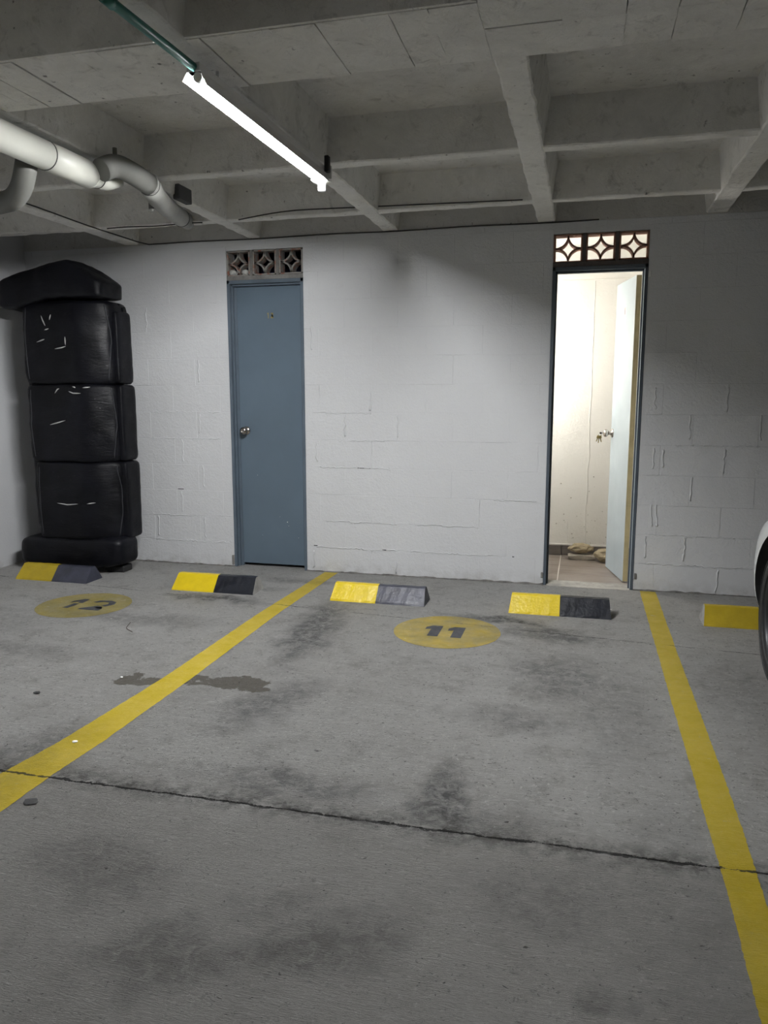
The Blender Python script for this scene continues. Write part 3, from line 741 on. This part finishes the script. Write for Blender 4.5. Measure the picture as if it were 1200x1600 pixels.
tears = {2: [((-3.85, 1.905), (-3.83, 1.86), (-3.815, 1.83)), ((-3.765, 1.91), (-3.775, 1.87)), ((-3.825, 1.80), (-3.785, 1.81)), ((-3.90, 1.715), (-3.85, 1.730), (-3.83, 1.735)), ((-3.745, 1.665), (-3.69, 1.672), (-3.655, 1.682)), ((-3.655, 1.69), (-3.655, 1.75))],
         1: [((-3.78, 1.345), (-3.755, 1.375), (-3.74, 1.38)), ((-3.66, 1.36), (-3.62, 1.345), (-3.56, 1.345)), ((-3.55, 1.385), (-3.5, 1.39)), ((-3.63, 1.395), (-3.60, 1.385)), ((-3.83, 1.115), (-3.76, 1.13), (-3.69, 1.148))],
         0: [((-3.81, .53), (-3.72, .520), (-3.63, .528)), ((-3.56, .530), (-3.50, .538))]}
for i, (z0, z1, x0, x1) in enumerate(secs):
    cu = padded('seat_cushion', x0, x1, 4.925, 5.19, z0-.004, z1+.004, 16, (26, 8, 22), .018, None, i*7, .008, fn=body_fn)
    # piping along the right seam
    tree = BVHTree.FromPolygons([v.co.copy() for v in cu.data.vertices], [list(p.vertices) for p in cu.data.polygons])
    pts = []
    for j in range(25):
        z = z0+.03+(z1-z0-.06)*j/24; x = x1-.035+.022*math.sin(PI*j/24)
        h = tree.ray_cast(Vector((x, 4.0, z))-SO, Vector((0, 1, 0)))
        if h[0] is not None: pts.append(h[0]+Vector((0, -.001, 0)))
    bm = NB(); tube(bm, pts, .0045, 6); obj('piping', bm, M_WELT, cu, smooth=True)
    pts = []
    for j in range(25):
        z = z0+.04+(z1-z0-.08)*j/24; x = x0+.045-.01*math.sin(PI*j/24)
        h = tree.ray_cast(Vector((x, 4.0, z))-SO, Vector((0, 1, 0)))
        if h[0] is not None: pts.append(h[0])
    bm = NB(); tube(bm, pts, .0035, 6); obj('piping', bm, M_WELT, cu, smooth=True)
    for tr in tears[i]:
        pts = []
        for a, b in zip(tr, tr[1:]):
            for q in range(5):
                x = a[0]+(b[0]-a[0])*q/4; z = a[1]+(b[1]-a[1])*q/4
                if pts and q == 0: continue
                h = tree.ray_cast(Vector((x, 4.0, z))-SO, Vector((0, 1, 0)))
                if h[0] is not None: pts.append(h[0])
        m_ = len(pts)
        bm = NB(); tube(bm, pts, .004, 6, radii=[.0008+.0042*math.sin(PI*q/(m_-1))**.7 if 0 < q < m_-1 else .0008 for q in range(m_)]); obj('torn_seam', bm, M_FILL, cu, smooth=True)
    # side panel of the backrest seen past the piping
    padded('back_panel', x1-.30, x1+.030, 5.062, 5.255, z0+.004, z1-.002+(-.0 if i < 2 else -.06), 18, (36, 8, 20), .004, None, i*5+2, .005)
# left return of the frame
padded('frame_side', -4.075, -3.93, 5.0, 5.24, .24, 1.97, 8, (6, 8, 24), 0, None, 31, .006)
# lower and upper armrests
def arm_lo(p, x, y, z):
    if x > .2: p.z += .03*(x-.2)
    return p
padded('armrest', -4.195, -3.295, 4.905, 5.20, .028, .262, 6, (30, 12, 12), .012, None, 41, .007, fn=arm_lo)
def arm_hi(p, x, y, z):
    # ridge a little left of the middle, both ends droop
    X = p.x; top = 2.285-.20*max(0, (-3.62-X))-.62*max(0, X+3.58)-.10*max(0, (-4.0-X))
    bot = 1.955+.065*max(0, min(1, (X+4.05)/.28))-.02*max(0, (X+3.45)/.27)
    t = (z+1)/2; p.z = bot+(top-bot)*t
    return p
padded('armrest', -4.205, -3.335, 4.87, 5.20, 1.97, 2.28, 10, (44, 14, 14), .014, None, 52, .008, fn=arm_hi)
bm = NB(); pts = []
for j in range(12): pts.append(Vector((-3.60+.11*(j/11)+.01*math.sin(j), 4.876+.002*j, 2.255-.20*(j/11)))-SO)
tube(bm, pts, .004, 6); obj('piping', bm, M_WELT, sofa, smooth=True)
bm = NB(); box(bm, -3.49, -3.33, 5.00, 5.12, 0, .05, .008); SP(bm); obj('foot', bm, M_BLACKPL, sofa)
bm = NB(); box(bm, -4.12, -4.0, 5.05, 5.17, 0, .05, .008); SP(bm); obj('foot', bm, M_BLACKPL, sofa)

# ------------------------------------------------------------------ wheel stops
def stop(x0, xm, x1, y, lab, my, mb, rz=0, capmat=None):
    t = empty('wheel_stop', ((x0+x1)/2, y, 0), rz); tag(t, lab, 'wheel stop', 'yellow and black wheel stops along the wall')
    cx = (x0+x1)/2
    def half(a, b, ea, eb, mat, nm, mend=None):
        bm = NB(); n = 10; rings = []
        for i in range(n+1):
            f = i/n; X = a+(b-a)*f
            ins = (.014 if (ea and i == 0) or (eb and i == n) else 0)
            pr = [(0, .0), (.006, .012), (.085, .098), (.094, .102), (.128, .102), (.136, .098), (.19, .010), (.192, 0)]
            r_ = []
            for (yy, zz) in pr:
                sx_ = (1 if i == 0 and ea else -1 if i == n and eb else 0)*zz*.12
                r_.append(bm.verts.new((X-cx+sx_, yy+rnd.uniform(-.0012, .0012), zz+(rnd.uniform(-.001, .001) if zz > .02 else 0))))
            rings.append(r_)
        m_ = len(rings[0])
        for i in range(n):
            for k in range(m_): bm.faces.new((rings[i][k], rings[i][(k+1) % m_], rings[i+1][(k+1) % m_], rings[i+1][k]))
        f0 = bm.faces.new(rings[0][::-1]); f1 = bm.faces.new(rings[-1])
        o = obj(nm, bm, mat, t)
        if mend:
            o.data.materials.append(mend)
            for p in o.data.polygons:
                if len(p.vertices) == m_ and ((ea and p.center.x < a-cx+.01) or (eb and p.center.x > b-cx-.015)): p.material_index = 1
        return o
    half(x0, xm, True, False, my, 'yellow_half', capmat); half(xm, x1, False, True, mb, 'black_half', capmat)
    return t
stop(-3.985, -3.68, -3.392, 4.625, 'yellow and black wheel stop directly in front of the upright black sofa', M_YSTOP2, M_CHARCOAL)
stop(-2.715, -2.40, -2.11, 4.628, 'yellow and black wheel stop in front of the closed blue door', M_YSTOP, M_BLACKPAINT, .01, M_STOPCONC)
stop(-1.565, -1.258, -.935, 4.632, 'yellow and scuffed charcoal wheel stop by the yellow line, facing blank wall between doors', M_YSTOP, M_CHARCOAL, .0)
stop(-.405, -.098, .206, 4.632, 'yellow and black wheel stop in front of the open doorway', M_YSTOP, M_BLACKPAINT, .01)
stop(.722, 1.03, 1.34, 4.638, 'dull yellow wheel stop at right edge, partly hidden by the car tyre', M_YSTOP2, M_BLACKPAINT, .0, M_STOPCONC)

# ------------------------------------------------------------------ floor paint
bm = NB(); strip_poly(bm, [(-1.93, -.5), (-1.95, 1.6), (-1.952, 2.12), (-1.917, 2.391), (-1.886, 3.10), (-1.894, 4.214), (-1.868, 5.189), (-1.862, 5.40)],
                      [(-1.76, -.5), (-1.765, 1.6), (-1.768, 2.167), (-1.754, 2.433), (-1.752, 3.136), (-1.776, 4.245), (-1.762, 5.216), (-1.757, 5.40)], .0012)
tag(obj('parking_line', bm, M_YEL), 'yellow painted parking line left of bay 11, from the wall to lower left', 'parking line', 'yellow bay lines')
bm = NB(); strip_poly(bm, [(.405, -.5), (.414, 1.604), (.422, 2.043), (.42, 2.375), (.421, 2.78), (.418, 3.239), (.418, 3.971), (.416, 5.40)],
                      [(.505, -.5), (.506, 1.62), (.514, 2.066), (.522, 2.401), (.523, 2.806), (.522, 3.266), (.518, 3.997), (.520, 5.40)], .0012)
tag(obj('parking_line', bm, M_YEL), 'yellow painted parking line right of bay 11, beside the white car', 'parking line', 'yellow bay lines')
bm = NB(); strip_poly(bm, [(2.9, -.5), (2.9, 5.4)], [(3.0, -.5), (3.0, 5.4)], .0012)
tag(obj('parking_line', bm, M_YEL), 'yellow painted parking line on the far side of the white car', 'parking line', 'yellow bay lines')
def circle(cx, cy, r, mat, txt, ox, w, h, lab, cat, gap=.12, oy=0):
    bm = NB(); n = 96
    f = bm.faces.new([bm.verts.new(((r+rnd.uniform(-.0015, .0015))*math.cos(2*PI*i/n), (r+rnd.uniform(-.0015, .0015))*math.sin(2*PI*i/n), 0)) for i in range(n)])
    o = obj('bay_number_circle', bm, mat, None, (cx, cy, .0012)); tag(o, lab, cat)
    bm = NB()
    for i, c in enumerate(txt): digit(bm, c, ox+i*w*(1+gap), oy-h/2, w, h, lambda a, b: (a, b, .0008))
    d = obj('stencil_number', bm, M_NUM, o); return o
SEG['1'] = [[(.30, 1), (.80, 1), (.80, 0), (.32, 0), (.32, .66), (.06, .60), (.06, .82)]]
circle(-.708, 4.163, .303, M_YEL_OLD, '11', -.135, .125, .20, 'worn yellow circle with grey number 11 on the floor of the empty bay', 'floor marking', .05, -.01)
# broken, older 12
o12 = circle(-3.055, 4.135, .292, M_YEL_OLDER, '', 0, 1, 1, 'dull yellow circle with faded number 12 on floor near the sofa', 'floor marking')
bm = NB()
for poly in ([(-.085, .125), (-.045, .125), (-.035, .03), (-.07, .03), (-.075, .06), (-.125, .02), (-.125, .055)], [(-.085, .015), (-.045, .015), (-.055, -.095), (-.095, -.095)],
             [(.02, -.10), (.17, -.10), (.165, -.055), (.10, -.055), (.14, -.015), (.10, .0), (.02, -.075)], [(.115, .01), (.155, -.005), (.185, .05), (.165, .105), (.115, .13), (.04, .115), (.015, .07), (.05, .062), (.08, .09), (.125, .085), (.14, .05)]):
    f = bm.faces.new([bm.verts.new((a, b, .0008)) for a, b in poly]); bmesh.ops.triangulate(bm, faces=[f])
obj('stencil_number', bm, M_NUM, o12)
# pebbles, chips and a twig
def pebble(x, y, s, mat, lab, nm='pebble', cat='pebble', flat=.4):
    bm = NB(); bmesh.ops.create_icosphere(bm, subdivisions=2, radius=s)
    for v in bm.verts: f = 1+.35*noise.noise(v.co*(1.5/s)+Vector((x, y, 0))); v.co = Vector((v.co.x*f*1.2, v.co.y*f, v.co.z*f*flat))
    zm = min(v.co.z for v in bm.verts)
    for v in bm.verts: v.co.z -= zm
    tag(obj(nm, bm, mat, None, (x, y, 0)), lab, cat)
pebble(-2.335, 2.79, .013, M_PEBBLE, 'small dark pebble on the floor left of the left yellow line')
pebble(-1.715, 1.985, .020, M_PEBBLE, 'flat dark spot of debris below the left yellow line', flat=.15)
pebble(-1.855, 2.405, .009, M_CHIP, 'tiny white chip lying on the left yellow line', 'chip', 'chip')
pebble(-2.08, 3.06, .006, M_CHIP, 'tiny white chip beside the brown floor patch', 'chip', 'chip')
pebble(-2.70, 3.90, .005, M_CHIP, 'tiny white chip on the floor below the number 12 circle', 'chip', 'chip')
bm = NB(); tube(bm, bend([(-2.545, 3.86, .003), (-2.50, 3.74, .006), (-2.43, 3.70, .003)], .05), .0018, 5); tag(obj('twig', bm, M_TWIG), 'thin curved dry twig on the floor of bay 12', 'twig')

# ------------------------------------------------------------------ ceiling fittings
def tube_light(x0, x1, y0, y1, z, s, lab, sensor=True, dip=0.0):
    """batten from (x0,y0) to (x1,y1), top at z"""
    t = empty('tube_light', (x0, y0, z)); t.rotation_euler = (0, 0, math.atan2(y1-y0, x1-x0)-PI/2); L = math.hypot(x1-x0, y1-y0)
    tag(t, lab, 'ceiling light', 'fluorescent battens')
    bm = NB(); box(bm, -.026, .026, 0, L, -.030, 0, .003); obj('housing', bm, M_WHITEMETAL, t)
    bm = NB()
    prof = [(-.044, -.055), (-.046, -.053), (-.026, -.026), (.026, -.026), (.046, -.073), (.044, -.075), (.025, -.030), (-.025, -.030)]
    a = [bm.verts.new((px, .004, pz)) for px, pz in prof]; b = [bm.verts.new((px, L-.004, pz)) for px, pz in prof]
    for k in range(8): bm.faces.new((a[k], a[(k+1) % 8], b[(k+1) % 8], b[k]))
    bm.faces.new(a[::-1]); bm.faces.new(b)
    if sensor: obj('reflector', bm, M_WHITEMETAL, t)
    else: bm.free()
    bm = NB(); tube(bm, [(.012, .022, -.047), (.012, L-.022, -.047)], .013, 16); obj('lamp_tube', bm, emit('tube_glow_%d' % int(s), (.98, .99, 1), s), t, smooth=True)
    # perforated strip inside the reflector
    bm = NB(); y = .03
    while y < L-.04: box(bm, -.020, -.006, y, y+.005, -.0335, -.0305); y += .012
    tag(obj('perforation_row', bm, M_CLAYMORTAR, t), kind='stuff')
    for yy in (0.006, L-.016):
        bm = NB(); lathe(bm, [(0, 0), (.017, 0), (.017, .012), (0, .012)], Matrix.Translation((.012, yy, -.047)) @ Matrix.Rotation(-PI/2, 4, 'X'), 16); obj('tube_socket', bm, M_WHITEPL, t, smooth=False)
    bm = NB(); box(bm, -.052, .056, L-.004, L+.004, -.062, .0, .002); obj('end_plate', bm, M_WHITEMETAL, t)
    if sensor:
        bm = NB(); lathe(bm, [(0, 0), (.045, 0), (.050, -.006), (.044, -.014), (.022, -.020), (.020, -.05), (.018, -.054), (0, -.056)], Matrix.Translation((.0, L+.012, -.058)), 20); obj('sensor', bm, M_WHITEPL, t, smooth=True)
    return t
tube_light(-1.318, -1.292, 2.525, 3.76, 2.435, TUBE, 'lit white fluorescent batten under the ceiling rib, end of the green conduit')
for (x, y, s, lab) in ((-1.33, -1.5, TUBE_FILL_REAR, 'unseen fill batten added behind the viewer, over the middle of the aisle'), (3.3, 1.4, TUBE_FILL_SIDE, 'unseen fill batten added out of frame at right, over the white car'), (3.3, -3.4, TUBE_FILL_SIDE, 'unseen fill batten added out of frame, behind and right of the viewer')):
    tube_light(x+.12, x+.12, y, y+1.22, 2.43, s, lab, False)
# short hanger between batten and rib
for (y, lab) in ((3.5, 'short rod holding the far end of the lit batten to the rib'), (2.7, 'short rod holding the near end of the lit batten to the rib')):
    bm = NB(); tube(bm, [(-1.315, y, 2.434), (-1.315, y, 2.475)], .006, 8); tag(obj('batten_hanger', bm, M_WHITEMETAL), lab, 'bracket')
bm = NB(); box(bm, -1.262, -1.240, 3.72, 3.75, 2.40, 2.475, .003); tag(obj('mounting_clip', bm, M_BLACKRING), 'small black clip beside the far end of the lit batten', 'clip')
# green conduit
bm = NB(); tube(bm, bend([(-1.335, -1.0, 2.425), (-1.345, 1.9, 2.425), (-1.318, 2.53, 2.42)], .1), .0145, 12); gc = obj('conduit', bm, M_GREEN, smooth=True); tag(gc, 'green plastic conduit under the ceiling leading to the lit batten', 'conduit')
for y in (1.3, 2.05): bm = NB(); tube(bm, [(-1.34, y, 2.425), (-1.34, y+.05, 2.425)], .018, 12); obj('coupling', bm, M_GREEN, gc, smooth=True)

# main drain pipe
PIPE2 = [(-2.288, 3.42, 2.397), (-2.262, 3.5, 2.444), (-2.21, 3.6, 2.413), (-2.204, 3.7, 2.398), (-2.306, 3.95, 2.398), (-2.441, 4.3, 2.428), (-2.585, 4.72, 2.471), (-2.658, 4.93, 2.499)]
BRANCH = [(-2.448, 3.1, 2.366), (-2.482, 3.12, 2.306), (-2.528, 3.15, 2.261), (-2.594, 3.18, 2.225), (-2.689, 3.2, 2.218), (-2.925, 3.22, 2.217)]
dp = empty('drain_pipe', (-2.3, 3.0, 2.36)); tag(dp, 'large cream plastic drain pipe under the ceiling with reducer and dusty grey bends', 'pipe'); DO = dp.location
def dpart(nm, pts, r, mat, radii=None, rb=None, n=26):
    p = bend(pts, rb, 8) if rb else pts
    bm = NB(); tube(bm, [Vector(q)-DO for q in p], r, n, radii=radii); return obj(nm, bm, mat, dp, smooth=False)
def smooth_angle(o):
    for p in o.data.polygons: p.use_smooth = len(p.vertices) <= 4
PX, PZ = -2.375, 2.388
smooth_angle(dpart('pipe_run', [(PX-.02, -3, PZ), (PX, 3.13, PZ)], .063, M_PVC))
smooth_angle(dpart('joint_ring', [(PX, 3.127, PZ), (PX, 3.136, PZ)], .0645, M_BLACKRING))
smooth_angle(dpart('pipe_run', [(PX, 3.132, PZ), (PX, 3.44, PZ)], .065, M_PVC))
smooth_angle(dpart('reducer', [(PX, 3.44, PZ), (PX, 3.455, PZ), (PX, 3.475, PZ), (PX+.002, 3.51, PZ)], .06, M_PVC, radii=[.065, .060, .050, .048]))
smooth_angle(dpart('joint_ring', [(PX+.002, 3.505, PZ), (PX+.002, 3.511, PZ)], .0495, M_BLACKRING))
smooth_angle(dpart('pipe_elbow', [(PX+.002, 3.51, PZ), (PX+.01, 3.56, PZ), (PX+.06, 3.61, PZ+.03)], .047, M_PVC, rb=.04))
G = PIPE2
dg = bend(G[:4], .09, 8)
smooth_angle(dpart('pipe_elbow', dg, .054, M_PVCD))
smooth_angle(dpart('joint_ring', [Vector(G[3])*1.0, Vector(G[3])+(Vector(G[4])-Vector(G[3]))*.035], .056, M_BLACKRING))
smooth_angle(dpart('pipe_elbow', bend(G[3:], .12, 8), .055, M_PVCG))
smooth_angle(dpart('joint_ring', [Vector(G[-2])+(Vector(G[-3])-Vector(G[-2])).normalized()*.02, Vector(G[-2])+(Vector(G[-3])-Vector(G[-2])).normalized()*.010], .057, M_BLACKRING))
smooth_angle(dpart('cleanout_plug', [(G[1][0], G[1][1], G[1][2]+.03), (G[1][0], G[1][1], G[1][2]+.075)], .011, M_PVCD, n=12))
bm = NB(); box(bm, G[4][0]-.055, G[4][0]-.03, G[4][1], G[4][1]+.02, G[4][2]-.07, 2.48, .003)
for v in bm.verts: v.co -= DO
obj('hanger_strap', bm, M_PVCD, dp)
# branch below on the left
smooth_angle(dpart('branch_pipe', BRANCH+[(XL+.01, 3.5, BRANCH[-1][2]+.02)], .048, M_PVCD, rb=.07))
# dark box standing in for a shaded opening in the rib beside the pipe
bm = NB(); box(bm, -2.338, -2.296, 4.18, 4.33, 2.447, 2.53, .004); o = obj('dark_opening_box', bm, simple('dark_box', (.05, .05, .052), .8)); tag(o, 'dark box standing in for a shaded opening in the ceiling rib behind the grey pipe bend', 'dark opening')
# cables
def cable(pts, r, lab):
    bm = NB(); tube(bm, pts, r, 6); tag(obj('cable', bm, M_CABLE, smooth=True), lab, 'cable', 'cables on the ceiling')
pts = [(-3.215-.0, 2.6, 2.455)]+[(-3.28+.006*math.sin(y*3), y, 2.462+.004*math.sin(y*5)) for y in [2.9+.12*i for i in range(21)]]
pts += [(-3.24, 5.405, 2.462)]+[(x, 5.408, 2.463+.003*math.sin(x*6)) for x in [-3.1+.15*i for i in range(22)]]
cable(pts, .0045, 'dark cable running along a rib and then along the top of the back wall')
pts = [(-3.22+.08*i, 4.845, 2.463+.003*math.sin(i)) for i in range(10)]
cable(pts, .004, 'thin dark cable across the rearmost ceiling rib, left of the grey pipe end')
pts = [(-2.24+.080*i, 4.848, 2.468+.045*math.sin(PI*min(1, i/6)/2)-.03*(i/22)) for i in range(24)]
cable(pts, .004, 'thin dark cable sagging across the rearmost ceiling rib, right of the grey pipe end')

# ------------------------------------------------------------------ white car at the right edge
car = empty('car', (1.715, 2.35, 0)); tag(car, 'white car parked in the right bay, only tyre and wheel arch showing', 'car'); CO = car.location
def car_body():
    # y, half width, shoulder z, centre z, bottom z
    st = [(4.52, .30, .50, .52, .30), (4.50, .52, .58, .60, .26), (4.42, .68, .65, .68, .22), (4.28, .815, .70, .745, .20), (4.12, .868, .735, .80, .19), (3.95, .871, .762, .85, .19),
          (3.67, .874, .80, .90, .19), (3.3, .874, .86, .96, .19), (2.9, .874, .90, 1.0, .19), (2.2, .874, .91, .98, .19), (1.4, .874, .93, .98, .19), (.9, .87, .95, 1.0, .2), (.5, .84, .95, 1.0, .23), (.32, .74, .88, .94, .28), (.27, .5, .8, .84, .33)]
    bm = NB(); rings = []
    for (y, w, zs, zc, zb) in st:
        h = zs-zb
        pr = [(0, zb), (.7*w, zb), (.93*w, zb+.02), (.985*w, zb+.25*h), (w, zb+.5*h), (.995*w, zb+.75*h), (.965*w, zs-.05*h), (.90*w, zs+.01), (.6*w, zs+(zc-zs)*.75), (0, zc)]
        r_ = [bm.verts.new((a, y, z)) for a, z in pr]+[bm.verts.new((-a, y, z)) for a, z in pr[-2:0:-1]]
        rings.append(r_)
    m_ = len(rings[0])
    for a, b in zip(rings, rings[1:]):
        for k in range(m_): bm.faces.new((a[k], a[(k+1) % m_], b[(k+1) % m_], b[k]))
    bm.faces.new(rings[0]); bm.faces.new(rings[-1][::-1])
    for v in bm.verts: v.co.x += 1.715; v.co -= CO
    o = obj('car_body', bm, M_CARPAINT, car, smooth=True); o.data.materials.append(M_BLACKPL)
    sub = o.modifiers.new('s', 'SUBSURF'); sub.levels = 2; sub.render_levels = 2
    cut = []
    for yw in (3.67, 1.13):
        bm = NB()
        for s in (-1, 1):
            M = Matrix.Translation(Vector((1.715+s*.72, yw, .345))-CO) @ Matrix.Rotation(PI/2, 4, 'Y')
            lathe(bm, [(0, -.25), (.380, -.25), (.380, .0), (.392, .12), (.392, .25), (0, .25)] if s > 0 else [(0, -.25), (.392, -.25), (.392, -.12), (.380, 0), (.380, .25), (0, .25)], M, 48)
        me = bpy.data.meshes.new('cut'); bmesh.ops.recalc_face_normals(bm, faces=bm.faces); bm.to_mesh(me); bm.free(); me.materials.append(M_BLACKPL)
        c = bpy.data.objects.new('cut', me); C.objects.link(c); c.parent = car
        b = o.modifiers.new('b', 'BOOLEAN'); b.operation = 'DIFFERENCE'; b.object = c; b.solver = 'EXACT'; b.material_mode = 'TRANSFER'; cut.append(c)
    bpy.context.view_layer.update()
    dg = bpy.context.evaluated_depsgraph_get(); me = bpy.data.meshes.new_from_object(o.evaluated_get(dg)); o.modifiers.clear(); o.data = me
    for c in cut: bpy.data.objects.remove(c)
    return o
car_body()
def cpart(nm, bm, mat, sm=False):
    for v in bm.verts: v.co -= CO
    return obj(nm, bm, mat, car, smooth=sm)
# cabin: roof on glass
def loft(st, mat, nm):
    bm = NB(); rings = []
    for (y, w, z) in st: rings.append([bm.verts.new((1.715+s*w, y, zz)) for s, zz in ((-1, z), (1, z))])
    return bm
bm = NB(); prof = [(3.05, .93, .76), (2.30, 1.38, .60), (1.9, 1.45, .58), (1.2, 1.45, .58), (.75, 1.38, .58), (.42, .97, .70)]
lv = [bm.verts.new((1.715-w, y, z)) for y, z, w in prof]; rv = [bm.verts.new((1.715+w, y, z)) for y, z, w in prof]
lb = [bm.verts.new((1.715-.80, y, .90)) for y, z, w in prof]; rb_ = [bm.verts.new((1.715+.80, y, .90)) for y, z, w in prof]
for i in range(5):
    bm.faces.new((lv[i], lv[i+1], rv[i+1], rv[i])); bm.faces.new((lb[i], lb[i+1], lv[i+1], lv[i])); bm.faces.new((rb_[i], rv[i], rv[i+1], rb_[i+1]))
bm.faces.new((lb[0], lv[0], rv[0], rb_[0])); bm.faces.new((lb[-1], rb_[-1], rv[-1], lv[-1])); cpart('window_glass', bm, M_GLASS)
bm = NB(); rp = [(2.33, 1.375, .61), (1.9, 1.462, .595), (1.2, 1.465, .595), (.72, 1.40, .59)]; a = [[bm.verts.new((1.715+s*w, y, z+dz)) for y, z, w in rp] for s, dz in ((-1, -.012), (-.8, .012), (.8, .012), (1, -.012))]
for q in range(3):
    for i in range(3): bm.faces.new((a[q][i], a[q][i+1], a[q+1][i+1], a[q+1][i]))
o = cpart('roof', bm, M_CARPAINT, True); sm = o.modifiers.new('s', 'SOLIDIFY'); sm.thickness = .02
for s in (-1, 1):
    for (p, q) in (((3.05, .93, .765), (2.31, 1.385, .605)), ((1.62, .93, .80), (1.58, 1.45, .585)), ((.42, .98, .705), (.73, 1.39, .585))):
        bm = NB(); tube(bm, [(1.715+s*p[2], p[0], p[1]), (1.715+s*q[2], q[0], q[1])], .025, 8); cpart('roof_pillar', bm, M_CARPAINT, True)
    bm = puff(6, 6, 6, 4)
    for v in bm.verts: v.co = Vector((1.715+s*.93, 2.72, 1.0))+Vector((v.co.x*.085, v.co.y*.05, v.co.z*.065))
    cpart('door_mirror', bm, M_CARPAINT, True)
    bm = puff(8, 6, 6, 4)
    for v in bm.verts: v.co = Vector((1.715+s*.62, 4.37, .62))+Vector((v.co.x*.13, v.co.y*.085, v.co.z*.055))
    cpart('headlamp', bm, M_LAMPG, True)
    bm = puff(8, 6, 6, 4)
    for v in bm.verts: v.co = Vector((1.715+s*.62, .335, .80))+Vector((v.co.x*.12, v.co.y*.06, v.co.z*.08))
    cpart('tail_lamp', bm, M_REDLAMP, True)
bm = NB(); box(bm, 1.715-.38, 1.715+.38, 4.43, 4.515, .33, .47, .02, 2); cpart('grille', bm, M_BLACKPL)
for s in (-1, 1):
    for yw in (3.67, 1.13):
        X = 1.715+s*.853
        w = empty('wheel', Vector((X, yw, .330))-CO, 0, car)
        M = Matrix.Rotation(s*PI/2, 4, 'Y')   # local z outward
        bm = NB(); lathe(bm, [(.215, -.20), (.24, -.205), (.30, -.20), (.322, -.185), (.330, -.17), (.3305, -.10), (.330, -.04), (.322, -.018), (.300, -.004), (.27, .0), (.245, -.002), (.222, -.008), (.215, -.016)], M, 64)
        obj('tyre', bm, M_RUBBER, w, smooth=True)
        bm = NB(); 
        for rr in (.292, .236): lathe(bm, [(rr-.003, -.006), (rr-.002, .0015), (rr+.002, .0015), (rr+.003, -.006)], M, 64)
        obj('sidewall_ridge', bm, M_RUBBER, w, smooth=True)
        bm = NB(); lathe(bm, [(.216, -.20), (.216, -.012), (.222, -.006), (.212, -.003), (.204, -.014), (.198, -.05), (.19, -.09), (.0, -.095)], M, 48); obj('rim', bm, M_ALLOY, w, smooth=True)
        for k in range(5):
            bm = NB(); box(bm, .03, .205, -.022, .022, -.05, -.022, .006); bmesh.ops.transform(bm, matrix=M @ Matrix.Rotation(2*PI*k/5+.3, 4, 'Z'), verts=bm.verts); obj('spoke', bm, M_ALLOY, w)
        bm = NB(); lathe(bm, [(0, -.05), (.045, -.05), (.045, -.02), (.02, -.016), (0, -.016)], M, 20); obj('hub_cap', bm, M_ALLOY, w, smooth=True)
